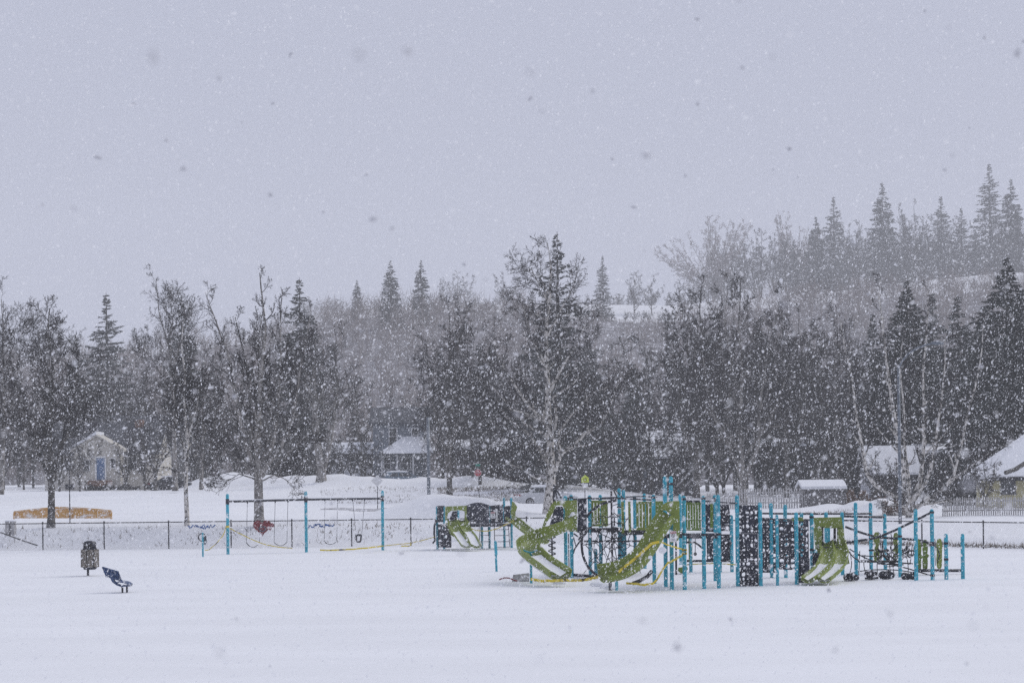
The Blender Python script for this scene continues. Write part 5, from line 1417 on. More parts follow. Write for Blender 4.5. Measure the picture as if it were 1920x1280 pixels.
# ------------------------------------------------------------------ big play set
pg = thing('large_play_set', 'large play structure of teal posts with green slides, nets and navy climbing walls', 'play set', G(1260, 1102))
POSTS = [(1058, 929, 1061.5, 1088), (1069.5, 927, 1072.5, 1083), (1103, 928, 1107, 1081), (1124.5, 927, 1127, 1079), (1115.5, 1028, 1117.5, 1077),
         (1159, 915, 1162.5, 1077), (1167, 918, 1170.5, 1076), (1187.5, 929, 1191.5, 1074), (1207, 924.5, 1209.5, 1066), (1223.5, 927, 1227, 1093),
         (1243.5, 892.5, 1248.5, 1099), (1255, 892.5, 1260, 1104), (1273.5, 926, 1276.5, 1059), (1280, 929, 1284, 1104), (1317, 929, 1320.5, 1102), (1339, 927.5, 1341.5, 1088), (1344.5, 927, 1348, 1101),
         (1380, 927.5, 1383.5, 1097.5), (1422.5, 941.5, 1426.5, 1097), (1294, 1000, 1295.5, 1073), (1348.5, 960, 1350.5, 1072), (1370.5, 965, 1372.5, 1072),
         (1443.5, 943, 1447, 1082), (1470.5, 945.5, 1473.5, 1082), (1490, 960, 1494, 1094), (1501.5, 961, 1504, 1080), (1519.5, 961.5, 1523, 1088),
         (1547.5, 959.5, 1550, 1080), (1577.5, 959.5, 1580, 1077), (1603, 941.5, 1605.5, 1078), (1631, 942, 1633.5, 1068), (1657, 963, 1660, 1068), (1685.5, 987, 1688, 1081),
         (1713.5, 954, 1718, 1087), (1744.5, 954, 1748.5, 1086), (1771, 1000, 1774.5, 1085), (1802.5, 1000, 1805.5, 1084)]
PG = []
for q in POSTS: PG.append(post_px(*q, pg, r=.064)[1])
post_px(1456, 964.5, 1458, 1096, pg, r=.05)
# stubs under the big slide
for px, m_ in ((1144, M_NAVYM), (1156, M_TEAL)): B().tube([Q(px, 1090, 61.6), G(px + .5, 1106) - np.array([0, 0, .1])], .05, 8).build('slide_leg', m_, pg)
# clamps on posts
for px, py, d in [(1103, 933, 69), (1103, 990, 69), (1070, 932, 68.7), (1187.5, 934, 71), (1187.5, 998, 71), (1223.5, 932, 66), (1280, 935, 62), (1280, 1001, 62), (1317.5, 934, 62.4), (1318.5, 1002, 62.4), (1341, 935, 62.6), (1343, 1001, 62.6), (1255, 907, 62), (1519.8, 969, 66.8), (1521, 1030, 66.8), (1745, 960, 67.6), (1746, 1017, 67.6), (1746, 1021, 67.6), (1747.5, 1078, 67.6), (1772, 1018, 68), (1772.5, 1048, 68), (1686, 1005, 69.5)]:
    gp = min(POSTS + [(0, 0, 0, 2000)], key=lambda q: abs(q[0] + (q[2] - q[0]) * .3 - px)) ; g = G(gp[2], gp[3]); z = Q(px, py, g[1])[2]
    B().tube([(g[0], g[1], z - .035), (g[0], g[1], z + .035)], .078, 10).build('clamp', M_NAVYM, pg)
# snow on a few tops is left to the flakes; the decks
dA = GD(1107, 1081)         # left platform, front
deck(1083, 1166, 990, dA, dA + 2.4, pg, .14); deck(1168, 1230, 994, dA + .3, dA + 2.6, pg, .15)
dB = GD(1320, 1102)
deck(1285, 1345, 1000, dB + .1, dB + 3.0, pg, .15); deck(1240, 1284, 1001, dB + .2, dB + 2.6, pg, .12)
# rails
rail([Q(1058, 936.5, dA), Q(1104, 934.5, dA), Q(1160, 934, dA), Q(1230, 937, dA)], pg, .03)
rail([Q(1128, 933, dA + 2), Q(1208, 930, dA + 2), Q(1232, 932, dA + 2)], pg, .025)
rail([Q(1283, 939, dB), Q(1318, 939.5, dB), Q(1342, 938.5, dB)], pg, .03); rail([Q(1348, 941, dB + 2), Q(1382, 943, dB + 1)], pg, .022)
rail([Q(1285, 1016, dB + .5), Q(1302, 1016, dB + .5), Q(1310, 1021, dB + .5), Q(1320, 1030, dB + .5)], pg, .03)
rail([Q(1288, 1051, GD(1295, 1073)), Q(1375, 1051, GD(1372, 1072))], pg, .045)
rail([Q(1095, 1014, dA + .1), Q(1160, 1014.5, dA + .1), Q(1240, 1013, dA + .1)], pg, .035)
rail([Q(1425, 971, 66), Q(1456, 973, 66), Q(1519, 974, 66.5)], pg, .03); rail([Q(1425, 962, 71), Q(1520, 963, 71), Q(1634, 962.5, 71)], pg, .035)
rail([Q(1578, 967, 69), Q(1604, 968, 69), Q(1657, 969, 69.5)], pg, .045); rail([Q(1583, 975, 70), Q(1622, 976, 70)], pg, .03)
# hood + spiral slide
dH = GD(1062, 1086)
plate([(1040, 939), (1082, 937), (1082, 996), (1060, 996), (1050, 990), (1058, 974), (1060, 958), (1055, 947), (1043, 947), (1036, 962), (1026, 978), (1020, 992), (1016, 990), (1024, 966), (1033, 947)], dH - 1.25, .16).build('slide_hood', M_GREEN, pg)
plate([(1043, 949), (1055, 949), (1058, 958), (1057, 972), (1046, 984), (1030, 986), (1036, 966)], dH + .6, .06).build('hood_back', M_NAVY, pg)
B().tube([Q(1066, 970, dH - 1.28), Q(1074, 962, dH - 1.28), Q(1077, 960, dH - 1.28)], [.01, .07, .02], 6).build('snow', M_SNOWP, pg)
plate([(1083, 936), (1100, 935), (1100, 990), (1083, 992)], dA - .05, .05).build('panel', M_NAVY, pg)
chute([Q(1078, 988, dH - 1.3), Q(1058, 996, dH - 1.3), Q(1036, 1006, dH - 1.2), Q(1014, 1015, dH - .9), Q(996, 1026, dH - 1.2), Q(990, 1038, dH - 1.9), Q(1000, 1052, dH - 2.7), Q(1018, 1066, dH - 3.3), Q(1036, 1078, dH - 3.9), Q(1050, 1088, dH - 4.6)], .40, .36, 'spiral_slide', pg, M_GREEN, snow=(.62, 1.0), ns=40)
# helix climber
hc = Q(1035, 1028, dH + 1.2)
b = B().tube([np.array([hc[0], hc[1], 0]), np.array([hc[0], hc[1], Q(1035, 1003, dH + 1.2)[2]])], .03, 7)
zt = Q(1035, 1006, hc[1])[2]; zb = Q(1035, 1050, hc[1])[2]
b.tube([np.array([hc[0] + .12 * math.cos(t) , hc[1] + .12 * math.sin(t), zt + (zb - zt) * t / (2 * PI * 4.2)]) for t in np.linspace(0, 2 * PI * 4.2, 64)], .022, 5)
b.build('spiral_climber', M_NAVYM, pg)
# slatted guards
slat_panel(1107, 938, 1138, 986, dA + .05, 5, pg); slat_panel(1192, 940, 1222, 993, dA + .1, 5, pg)
slat_panel(1284, 941, 1314, 994, dB + .1, 6, pg, M_GREEND); slat_panel(1126, 939, 1140, 985, dA + 2.2, 3, pg, M_GREEND)
for px in (1167, 1180): B().bar(Q(px, 940, dA), Q(px + 1, 999, dA), .09, .05).build('green_slat', M_GREEN, pg)
plate([(1228, 939), (1246, 939), (1246, 990), (1232, 996), (1228, 990)], dA - .3, .05).build('panel', M_GREEND, pg)
plate([(1322, 945), (1338, 945), (1338, 997), (1322, 997)], dB + 1.5, .05).build('panel', M_NAVY, pg); plate([(1332, 944), (1337, 944), (1337, 990), (1332, 990)], dB + 1.0, .05).build('green_slat', M_GREEND, pg)
B().bar(Q(1294, 1003, GD(1295, 1073)) , Q(1295, 1052, GD(1295, 1073)), .13, .1).build('green_slat', M_GREEND, pg)
# hanging ball
b = B(); q = Q(1303.5, 1038, dB + .3); b.tube([Q(1303.5, 1002, dB + .3), q], .012, 5); b.ball(q, .055, 8, 6); b.build('ball_pendulum', M_NAVYM, pg)
rail([Q(1267.5, 1014, 65), Q(1268, 1077, 65)], pg, .035, name='pole'); rail([Q(1248.5, 888, 64), Q(1250, 1098, 64)], pg, .04, name='pole')
B().ball(Q(1248.5, 886, 64), .07, 8, 5).build('pole_cap', M_NAVYM, pg)
# big slide
dL = GD(1260, 1104)
plate([(1238, 956), (1243, 946), (1252, 940.5), (1264, 939), (1274, 939), (1275, 1000), (1272, 1012), (1258, 1018), (1263, 1000), (1263, 978), (1258, 964), (1250, 957)], dL - .42, .22).build('slide_hood', M_GREEN, pg)
chute([Q(1266, 972, dL - .75), Q(1248, 1000, dL - .75), Q(1231, 1030, dL - .75), Q(1213, 1055, dL - .75), Q(1195, 1071, dL - .78), Q(1172, 1083, dL - .82), Q(1150, 1089, dL - .9), Q(1132, 1091, dL - 1.0)], .48, .20, 'wide_slide', pg, M_GREEN, ns=30, far=.34)
B().tube([Q(1222, 1070, dL + .1), Q(1214, 1080, dL), Q(1200, 1088, dL - .1), Q(1186, 1093, dL - .2)], .06, 7).build('slide_support', M_NAVYM, pg)
for (px, py, k) in ((1242, 1031, .13), (1219, 1044, .07)): B().ball(Q(px, py, dL - 1.25), k, 7, 5, (1, .3, .8)).build('snow', M_SNOWP, pg)
# ring-shaped net climber
rn = B()
arc = [Q(1086, 985, dA - .6), Q(1090, 1010, dA - .7), Q(1092, 1035, dA - .8), Q(1099, 1056, dA - .9), Q(1110, 1070, dA - 1), Q(1123, 1080, dA - 1)]
B().tube(catmull(arc, 5), .045, 7).build('net_hoop', M_NAVYM, pg, smooth=True)
B().tube(catmull([Q(1095, 974, dA - .3), Q(1107, 960, dA - .4), Q(1122, 948, dA - .5), Q(1138, 941, dA - .6), Q(1156, 937.5, dA - .6)], 5), .045, 7).build('net_hoop', M_NAVYM, pg, smooth=True)
B().tube(catmull([Q(1076, 1077, dA - .6), Q(1100, 1079, dA - .8), Q(1130, 1081, dA - 1.2), Q(1165, 1078, dA - 1.4)], 4), .05, 7).build('net_hoop', M_NAVYM, pg, smooth=True)
B().tube(catmull([Q(1062, 1090, dA - 2.4), Q(1082, 1092.5, dA - 2.6), Q(1105, 1091, dA - 2.6)], 4), .04, 6).build('net_hoop', M_NAVYM, pg, smooth=True)
rn.tube([Q(1146, 907, dA - .6), Q(1148.5, 1075, dA - .6)], .035, 7)
rn.tube([Q(1146, 908, dA - .6), Q(1158, 934, dA)], .025, 5); rn.tube([Q(1150, 914, dA - .6), Q(1168, 933, dA)], .02, 5)
B().tube(catmull([Q(1075, 1037, dA - .2), Q(1078, 1028, dA - .2), Q(1089, 1012, dA - .2), Q(1100, 998, dA - .2)], 4), .03, 6).build('net_hoop', M_NAVYM, pg, smooth=True)
rn.build('net_mast', M_NAVYM, pg, smooth=True)
nt_ = B(); hub = Q(1148, 1010, dA - 1.2)
r_ = np.random.default_rng(6)
spokes = []
for k in range(11):
    a = 2 * PI * k / 11 + .2
    e = Q(1148 + 55 * math.cos(a), 1016 + 62 * math.sin(a), dA - .6 - .4 * math.sin(a))
    mid = (hub + e) / 2 + np.array([0, -.5, 0]); spokes.append((hub, mid, e))
    nt_.tube(catmull([hub + np.array([0, -.3, 0]), mid, e], 3), .014, 4)
for f in (.35, .65, .9):
    pts = [catmull([s0 + np.array([0, -.3, 0]), s1, s2], 5)[int(f * 10)] + r_.normal(size=3) * .03 for s0, s1, s2 in spokes]
    for k in range(len(pts)):
        a, c = pts[k], pts[(k + 1) % len(pts)]; m_ = (a + c) / 2 + (hub - (a + c) / 2) * .12
        nt_.tube([a, m_, c], .014, 4)
for k in range(8):
    px0 = 1096 + r_.uniform(0, 100); nt_.tube(catmull([Q(px0, 992, dA), Q(px0 + r_.uniform(-16, 16), 1030, dA - .7), Q(px0 + r_.uniform(-26, 26), 1074, dA - .4)], 4), .013, 4)
for k in range(7):
    yy = 948 + k * 20; nt_.tube(catmull([Q(1148, yy, dA - .6), Q(1156, yy + r_.uniform(-3, 3), dA - .3), Q(1166, yy + r_.uniform(-4, 4), dA)], 3), .014, 4)
nt_.build('climbing_net', M_ROPE, pg)
for k in range(9):
    yy = 950 + k * 15; q = Q(1161 + k * .25, yy, GD(1162.5, 1077)); B().box(q + np.array([0, -.06, 0]), (.17, .1, .045)).build('foot_hold', M_NAVYM, pg)
plate([(1160, 1001), (1174, 1001), (1176, 1073), (1164, 1077)], GD(1170.5, 1076) - .08, .10).build('teal_panel', M_TEAL, pg)
# small tripod nets on the left roof
b = B(); tp = Q(1038.5, 908, dH + .5)
for px, py, dd_ in ((1040, 944, .2), (1052, 933, 0), (1046, 940, .8)): b.tube([tp, Q(px, py, dH + dd_)], .03, 6)
b.tube([tp, Q(1038.5, 1000, dH + .8)], .04, 6); b.tube([Q(1041, 921, dH + .4), Q(1046, 919, dH + .4)], .02, 5); b.build('tripod_net', M_NAVYM, pg)
# braces
rail([Q(1076, 1000, dA), Q(1090, 1010, dA - .3)], pg, .028, name='brace'); rail([Q(1075, 1006, dA), Q(1080, 1024, dA)], pg, .02, name='brace'); rail([Q(1098, 999, dA), Q(1084, 1012, dA)], pg, .03, name='brace')
rail([Q(1066, 1000, dA - 1), Q(1067, 1070, dA - 1)], pg, .02, name='brace')
# climbing walls
dW = GD(1405, 1097)
holed(1383, 947, 1421, 999.6, dW - .02, 5, 6, 31, pg, prob=.62); holed(1383, 1000, 1421, 1052.6, dW - .02, 5, 6, 32, pg, prob=.62); holed(1383, 1053, 1422, 1098, dW - .02, 5, 5, 33, pg, prob=.62)
dV = GD(1360, 1072)
holed(1346, 946, 1374, 995, dV, 4, 5, 34, pg, prob=.7, skip=((3, 0), (3, 1))); holed(1325, 1001, 1374, 1050, dV, 6, 5, 35, pg, prob=.68)
for px, py, rr in ((1359, 976, 9), (1362, 1018, 10), (1335, 1028, 9), (1362, 960, 6)): B().ring(Q(px, py, dV - .12), (0.15, 1, .5), U(rr * .75, dV), .05, 14, 6, sq=.8).build('climbing_ring', M_NAVY, pg)
dX = GD(1447, 1082)
holed(1429, 973, 1455, 1073, dX, 4, 11, 36, pg, prob=.72)
holed(1460, 976, 1516, 1075, GD(1494, 1094) + 1.0, 6, 10, 37, pg, prob=.72, d2=GD(1494, 1094) + .4, bulge=.3, big=.5, skip=((0, 9), (1, 9), (2, 9)))
holed(1496, 1046, 1518, 1092, GD(1494, 1094), 3, 4, 38, pg, prob=.6); holed(1524, 1036, 1540, 1086, GD(1494, 1094) + 1.4, 2, 5, 39, pg, prob=.75)
for px, py in ((1471, 1003), (1476, 1040), (1500, 1010), (1502, 1055), (1487, 1028)): B().ring(Q(px, py, 64), (0.1, 1, .4), U(6.5, 64), .045, 14, 6, sq=.75).build('climbing_ring', M_NAVY, pg)
plate([(1485, 970), (1506, 969), (1507, 977), (1486, 977)], GD(1494, 1094) + 1.5, .1).build('green_panel', M_GREEND, pg)
B().ball(Q(1526, 1038, 66.2), .14, 8, 5, (1, .6, 1.2)).build('teal_knob', M_TEAL, pg)
# double slide
dD = GD(1545, 1092)
hood = B()
hd0 = dD + 1.6
for poly in ([(1527, 970), (1578, 969), (1581, 990), (1529, 989)], [(1527, 989.3), (1542, 988.5), (1542, 1026), (1530, 1030)], [(1571, 988), (1582, 990.3), (1585, 1026), (1571, 1026)]):
    plate(poly, hd0, .20).build('slide_hood', M_GREEN, pg)
plate([(1549, 988), (1556.5, 988), (1556.5, 1026), (1549, 1026)], hd0 + 1.4, .12).build('teal_panel', M_TEAL, pg)
b = B(); b.tube([Q(1565, 988, hd0 + .2), Q(1565, 1026, hd0 + .2)], .045, 6); b.tube([Q(1543, 987, hd0 - .02), Q(1543, 1027, hd0 - .02)], .02, 5); b.tube([Q(1538, 1027, hd0 - .1), Q(1573, 1027, hd0 - .1)], .05, 6); b.build('slide_handle', M_NAVYM, pg)
for (xa, xb, xc, xd) in ((1549, 1551, 1541, 1515), (1573, 1578, 1570, 1546)):
    P = [Q(xa, 1022, hd0 + .1), Q(xa + 1, 1032, hd0 - .3), Q(xb, 1048, hd0 - .9), Q(xc + 3, 1066, hd0 - 1.6), Q(xc - 10, 1080, hd0 - 2.2), Q(xd, 1092, hd0 - 2.9)]
    chute(P, .235, .2, 'slide_chute', pg, M_GREEN, snow=(.5, 1.0), ns=26)
plate([(1532, 1028), (1585, 1026), (1590, 1040), (1593, 1056), (1578, 1060), (1552, 1062), (1538, 1056), (1534, 1042)], hd0 - .25, .08).build('slide_bed', M_GREEN, pg)
rail(catmull([Q(1587, 1022, hd0 - .2), Q(1592, 1034, hd0 - .6), Q(1603, 1046, hd0 - 1), Q(1618, 1052, hd0 - 1)], 4), pg, .022)
# curved overhead bars at the right
rail(catmull([Q(1585, 1017, 68), Q(1612, 1013, 68), Q(1640, 1008, 68), Q(1668, 998, 68), Q(1700, 983, 67.8), Q(1745, 961, 67.6)], 5), pg, .042)
rail(catmull([Q(1585, 987, 70), Q(1612, 997, 70), Q(1640, 1005, 69.5), Q(1665, 1008, 69), Q(1700, 1010, 68.5), Q(1722, 1012, 68), Q(1745, 1018, 67.7)], 5), pg, .042)
rail([Q(1629, 1031, 70), Q(1657, 1031, 70), Q(1716, 1032, 69.5)], pg, .035); rail([Q(1602, 1051, 69.5), Q(1630, 1052, 69.5), Q(1688, 1052, 69.3)], pg, .045)
rail([Q(1722, 1069, 67.8), Q(1760, 1069, 67.8), Q(1807, 1069, 68)], pg, .055, name='balance_beam')
rail([Q(1745, 1018, 67.6), Q(1757, 1026, 67.6), Q(1762, 1040, 67.6), Q(1757, 1055, 67.6)], pg, .02)
# rope nets on the right
rp = B(); r_ = np.random.default_rng(12)
def rope(pts, r=.018): rp.tube(catmull(pts, 4), r, 4)
rope([Q(1592, 1028, 68), Q(1612, 1040, 68), Q(1640, 1052, 68), Q(1690, 1062, 68), Q(1748, 1079, 67.6)], .022)
rope([Q(1600, 1040, 69), Q(1650, 1043, 69), Q(1700, 1044, 69)]); rope([Q(1596, 1074, 68), Q(1630, 1068, 68), Q(1680, 1068, 68), Q(1720, 1074, 68)]); rope([Q(1608, 1082, 68), Q(1640, 1086, 68), Q(1680, 1078, 68)])
for px in (1594, 1612, 1622, 1634, 1646, 1668, 1676, 1700): rope([Q(px, 1036 + r_.uniform(-6, 8), 68.4), Q(px + r_.uniform(-3, 3), 1058, 68.4), Q(px + r_.uniform(-4, 4), 1082, 68)], .015)
for k in range(16):
    a = Q(1640 + r_.uniform(0, 75), 1010 + r_.uniform(0, 20), 68.8); c = Q(1640 + r_.uniform(0, 78), 1030 + r_.uniform(0, 36), 68.3)
    m_ = (a + c) / 2 - np.array([0, 0, r_.uniform(.05, .3)]); rope([a, m_, c], r_.uniform(.016, .028))
for px in (1662, 1672, 1694, 1706, 1696): 
    q = Q(px, 1038 + r_.uniform(-8, 8), 68.5); rp.tube(catmull([q + np.array([-.14, 0, .15]), q + np.array([-.1, 0, -.12]), q + np.array([.03, 0, -.2]), q + np.array([.14, 0, -.06]), q + np.array([.15, 0, .15])], 4), .03, 5)
rp.build('rope_net', M_ROPE, pg)
# green leaf-shaped pods
def pod(px0, px1, py0, py1, d, name='leaf_panel', m=M_GREEN, waist=.0):
    P = []; n = 22; cx = (px0 + px1) / 2; cyy = (py0 + py1) / 2; a = (px1 - px0) / 2; bb = (py1 - py0) / 2
    for k in range(n):
        t = 2 * PI * k / n; ux = abs(math.cos(t)) ** .55 * math.copysign(1, math.cos(t)); uz = abs(math.sin(t)) ** .8 * math.copysign(1, math.sin(t))
        ux *= 1 - waist * math.exp(-(uz / .18) ** 2)
        P.append((cx + a * ux, cyy - bb * uz))
    return plate(P, d, .07).build(name, m, pg)
pod(1638, 1650, 997, 1054, 69.2, waist=.45); pod(1675, 1685, 998, 1049, 69.2, waist=.45); pod(1714, 1728, 1011, 1073, 67.9, m=M_GREEND, waist=.2); pod(1730, 1740, 1011, 1071, 67.9, m=M_GREEND, waist=.35); pod(1756, 1767, 1009, 1066, 67.7, waist=.15)
for px, py in ((1716, 1042), (1724, 1042), (1735, 1040)): B().bar(Q(px, py - 2, 67.85), Q(px + 6, py + 3, 67.85), .05, .1).build('leaf_bridge', M_GREEND, pg)
for px0, py0, py1 in ((1652, 1000, 1052), (1672, 1000, 1050), (1754, 1010, 1060)):
    rail(catmull([Q(px0, py1, 69.1), Q(px0 - 1, (py0 + py1) / 2, 69.1), Q(px0 - .5, py0 + 4, 69.1), Q(px0 - 5, py0 - 3, 69.1)], 4), pg, .014)
# stepping pods of bent black hoops
def pod_step(px0, px1, py0, py1, label, seed):
    r2 = np.random.default_rng(seed); g = G((px0 + px1) / 2, py1); d = g[1]
    o = thing('stepping_pod', label, 'stepping pod', g, 'black hoop stepping pods in the snow under the nets')
    w = U(px1 - px0, d); hgt = Q(px0, py0, d)[2]
    for k in range(7):
        c = g + np.array([r2.uniform(-.36, .36) * w, r2.uniform(-.2, .2), hgt * r2.uniform(.28, .62)])
        B().ring(c, (r2.uniform(-.8, .8), 1, r2.uniform(-.8, .8)), w * r2.uniform(.16, .24), .042, 12, 6, sq=r2.uniform(.6, 1)).build('hoop', M_NAVYM, o)
    B().tube([g + np.array([-w * .5, 0, .05]), g + np.array([0, -.1, .04]), g + np.array([w * .5, 0, .06])], .045, 6).build('base_bar', M_NAVYM, o)
pod_step(1583, 1607, 1074, 1088, 'small black hoop pod right beside the double slide', 1)
pod_step(1622, 1646, 1065, 1086, 'open black hoop pod between two teal posts under the net', 2)
pod_step(1650, 1674, 1066, 1085, 'taller black hoop pod under the middle of the right net', 3)
pod_step(1691, 1717, 1073, 1085, 'low flat black hoop pod near the twin teal posts', 4)
warn_sign(1256, 995, 1268.5, 1015, dL - 1.28, 'white and red warning sign beside the wide green slide')
tape([Q(1160, 1072, dL - 1.45), Q(1176, 1058, dL - 1.4), Q(1196, 1042, dL - 1.35), Q(1216, 1024, dL - 1.3), Q(1222, 1018, dL - 1.3), Q(1236, 1015.5, dL - 1.3)], 'tape pulled taut up along the wide green slide', .10)
tape([Q(1240, 1016, dL - 1.3), Q(1252, 1021, dL - 1.25), Q(1268, 1026, dL - .6), Q(1282, 1029, dL)], 'tape from the wide slide to the post with the yellow band', .055)
tape([Q(1280, 1040, dL - .1), Q(1266, 1048, dL - .2), Q(1252, 1055, dL - .3), Q(1242, 1068, dL - .5), Q(1232, 1086, dL - .7), Q(1224, 1093.5, dL - .8), Q(1208, 1096, dL - .9), Q(1190, 1093.5, dL - .9), Q(1174, 1092.5, dL - .9)], 'tape looping down below the wide slide into the snow', .085)
tape([Q(995, 1085, 61), Q(1015, 1088.5, 61), Q(1040, 1088, 61), Q(1062, 1087, 60.8), Q(1085, 1087.5, 60.6), Q(1108, 1084.5, 60.6), Q(1130, 1078.5, 60.9), Q(1142, 1070, 61)], 'tape stretched low in front of the spiral slide', .11)
tape([Q(1288, 1058, 72), Q(1310, 1056.5, 72), Q(1345, 1055.5, 71.5), Q(1380, 1058, 71)], 'tape seen low behind the posts of the playground wall', .05)
g = G(1284, 1104)
for py in (1030.5, 1037):
    o = B().tube([(g[0], g[1], Q(1282, py + 2, g[1])[2]), (g[0], g[1], Q(1282, py - 2, g[1])[2])], .085, 10).build('caution_tape', M_YEL, None, org=(g[0], g[1], Q(1282, py, g[1])[2]))
    tag(o, ('upper' if py < 1034 else 'lower') + ' band of tape round the front post right of the warning sign', 'tape', 'yellow caution tape strung round the play area')
# seat in the snow behind, teal side posts, T-shaped post, board
o = thing('spring_seat', 'small olive bouncing seat in the snow behind the posts', 'play seat', G(1280, 1076)); q = Q(1280, 1068, GD(1280, 1076))
plate([(1273, 1064), (1288, 1062), (1290, 1066), (1284, 1072), (1276, 1074), (1272, 1070)], q[1], .3).build('seat', M_GREEND, o); B().tube([q - np.array([0, 0, .1]), np.array([q[0], q[1], -.1])], .06, 7).build('spring', M_NAVYM, o)
o = thing('chin_post', 'slim teal post with a low curved crossbar left of the spiral slide', 'post', G(996, 1093))
g = G(996, 1093); B().tube([g - np.array([0, 0, .2]), np.array([g[0], g[1], Q(994, 1036, g[1])[2]])], .042, 8).build('post', M_TEAL, o)
B().tube(catmull([Q(981, 1031, g[1]), Q(988, 1034, g[1]), Q(994.5, 1035, g[1]), Q(1001, 1034, g[1]), Q(1008, 1031, g[1])], 4), .03, 7).build('crossbar', M_TEAL, o)
o = thing('play_post', 'slim teal leaning post standing alone left of the spiral slide', 'post', G(931.5, 1072))
g = G(931.5, 1072); B().tube([g - np.array([0, 0, .2]), Q(928.5, 1013, g[1])], .042, 8).build('post', M_TEAL, o); B().tube([Q(930.2, 1040, g[1] - .03), Q(929, 1016, g[1] - .05)], .055, 8).build('sleeve', M_TEAL, o)
o = thing('loose_board', 'grey board lying tilted in the snow by the slim crossbar post', 'board', G(977, 1090)); g = G(977, 1090)
B().prism([Q(960, 1090, g[1]), Q(992, 1090, g[1]), Q(993, 1073.5, g[1]), Q(962, 1077, g[1])], (0, .06, -.0)).build('board', M_WOODP, o)
tape([Q(936, 1086, 64), Q(945, 1082.5, 64), Q(955, 1083, 64), Q(964, 1086.5, 64), Q(970, 1088.5, 63.8)], 'pink-red strip of tape trailing by the tilted grey board', .05, M_LAMPR)
# round snow lumps at the slide ends
sl = B()
for px, py, r in ((1125, 1094, .22), (1136, 1097, .16), (1116, 1092, .14), (1050, 1090, .2)):
    g = G(px, py + 4); sl.ball(g + np.array([0, 0, .02]), r, 9, 5, (1.3, 1, .55))
o = sl.build('snow_lumps', M_SNOWP, None, smooth=True, kind='stuff', org=tuple(G(1120, 1095)))
# brown hedge and logs right
hg_ = np.random.default_rng(77)
def hedge(px0, px1, d, hgt, label, n=900, m=M_HEDGE):
    a = onT(px0, d); c = onT(px1, d)
    o = thing('hedge', label, 'hedge', (a + c) / 2)
    org = (a + c) / 2
    t = hg_.random(n); p = a + (c - a) * t[:, None]; p[:, 1] += hg_.uniform(-.5, .5, n); p[:, 2] = TZ(p[:, 0], p[:, 1]) + hgt * hg_.random(n) ** .7 * (.7 + .3 * np.sin(t * 19))
    dr = nrm(hg_.normal(size=(n, 3)) + np.array([0, 0, .6])); ln = hg_.uniform(.1, .3, n)
    v, tt = cones(p - org, p - org + dr * ln[:, None], np.full(n, .035)); mesh_obj('leaves', raw_mesh('leaves', v, None, tt), m, o)
    st = np.array([a + (c - a) * k for k in hg_.random(40)]); st[:, 2] = TZ(st[:, 0], st[:, 1]) - .1
    v, q = tubes(st - org, st - org + np.stack([hg_.normal(size=40) * .15, hg_.normal(size=40) * .1, np.full(40, hgt * .9)], 1), np.full(40, .02), np.full(40, .01), 4); mesh_obj('stems', raw_mesh('stems', v, q), M_BARKD, o)
hedge(1588, 1660, 140, 1.15, 'brown leafy hedge behind the snow mound by the shed', 1600)
hedge(1655, 1712, 127, 1.0, 'low reddish-brown bush at the foot of the many-stemmed birch', 700)
hedge(690, 800, 196, 1.2, 'dark reddish bushes below the porch of the grey house', 1800)
hedge(160, 262, 186.4, .55, 'low dark bushes at the foot of the cream house', 1400, M_TWIG)
hedge(840, 1010, 182, .8, 'low dark bushes along the front of the brown house', 2200, M_TWIG)

# ------------------------------------------------------------------ air: haze and falling snow
def haze():
    b = B().box((0, 515, 74), (3600, 1180, 156))
    m = bpy.data.materials.new('haze_air'); m.use_nodes = True
    nt = m.node_tree; nt.nodes.clear()
    out = nt.nodes.new('ShaderNodeOutputMaterial'); pv = nt.nodes.new('ShaderNodeVolumePrincipled')
    pv.inputs['Color'].default_value = (.96, .965, .985, 1)
    pv.inputs['Density'].default_value = HAZE
    pv.inputs['Density Attribute'].default_value = ''
    nt.links.new(pv.outputs[0], out.inputs['Volume'])
    m.cycles.homogeneous_volume = True
    o = b.build('haze', m, kind='stuff')
    o['label'] = 'pale snowy haze filling the air'
HAZE = 0.00058
haze()

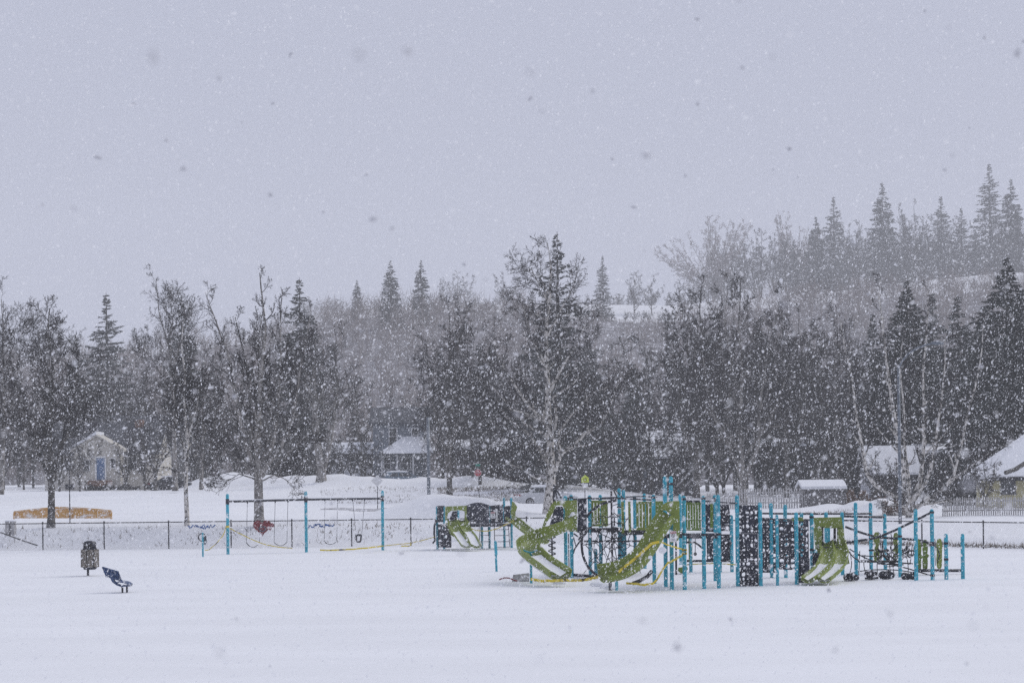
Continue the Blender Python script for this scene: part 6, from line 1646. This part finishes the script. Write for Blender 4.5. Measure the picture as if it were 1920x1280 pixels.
def flakes():
    r_ = np.random.default_rng(123)
    N = NFLAKE
    y = 84.0 * r_.random(N) ** (1 / 2.5) + 1.6
    tx = r_.uniform(-.34, .34, N); x = tx * y + r_.uniform(-.6, .6, N)
    z = H + r_.uniform(-.125, .285, N) * y
    k = z > .05
    x, y, z = x[k], y[k], z[k]; N = len(x)
    a = r_.lognormal(-4.90, .38, N)                  # half length
    a = np.clip(a, .004, .015)
    a = np.minimum(a, .003 + y * .00035)
    sc = np.stack([a * r_.uniform(1.0, 1.7, N), a * r_.uniform(.55, .9, N), a * r_.uniform(.45, .8, N)], 1)
    base = np.array([[1, 0, 0], [0, .95, .45], [-1, 0, 0], [0, -.95, .45]])
    V = base[None] * sc[:, None] * 1.25 * r_.uniform(.65, 1.3, (N, 4, 1))
    # random turns, mostly along the falling direction
    fall = nrm(np.stack([np.full(N, -.55), np.zeros(N), np.full(N, -1.0)], 1) + r_.normal(size=(N, 3)) * .75)
    s1 = nrm(np.cross(fall, r_.normal(size=(N, 3)))); s2 = np.cross(fall, s1)
    M = np.stack([fall, s1, s2], 1)
    V = np.einsum('nij,njk->nik', V, M) + np.stack([x, y, z], 1)[:, None]
    T = np.array([[0, 1, 2], [0, 2, 3]])
    T = T[None] + (np.arange(N) * 4)[:, None, None]
    o = mesh_obj('falling_snow', raw_mesh('falling_snow', V.reshape(-1, 3), None, T.reshape(-1, 3), smooth=True), M_FLAKE, kind='stuff')
    o['label'] = 'snowflakes falling through the air'
    # a few big clumps drifting close by, greyed as if shaded against the sky
    n = 170; y = 1.5 + 7 * r_.random(n) ** .8; x = r_.uniform(-.34, .34, n) * y; z = H + r_.uniform(-.12, .28, n) * y
    VV = []; FF = []; k0 = 0
    for i in range(n):
        s = r_.uniform(.0035, .0075) * (.6 + .07 * y[i])
        for j in range(int(r_.integers(2, 5))):
            q = B().ball((x[i] + r_.normal() * s * .45, y[i] + r_.normal() * s * .45, z[i] + r_.normal() * s * .35), s * r_.uniform(.45, .9), 5, 3, (r_.uniform(.8, 1.5), 1, r_.uniform(.6, 1.1)))
            VV += q.v; FF += [tuple(t + k0 for t in f) for f in q.f]; k0 += len(q.v)
    w = B(); w.add(VV, FF); w.build('shaded_snow_clumps', M_FLAKEG, None, smooth=True, kind='stuff')['label'] = 'larger clumps of snow drifting past close by, coloured grey as if shaded'
NFLAKE = 480000
flakes()
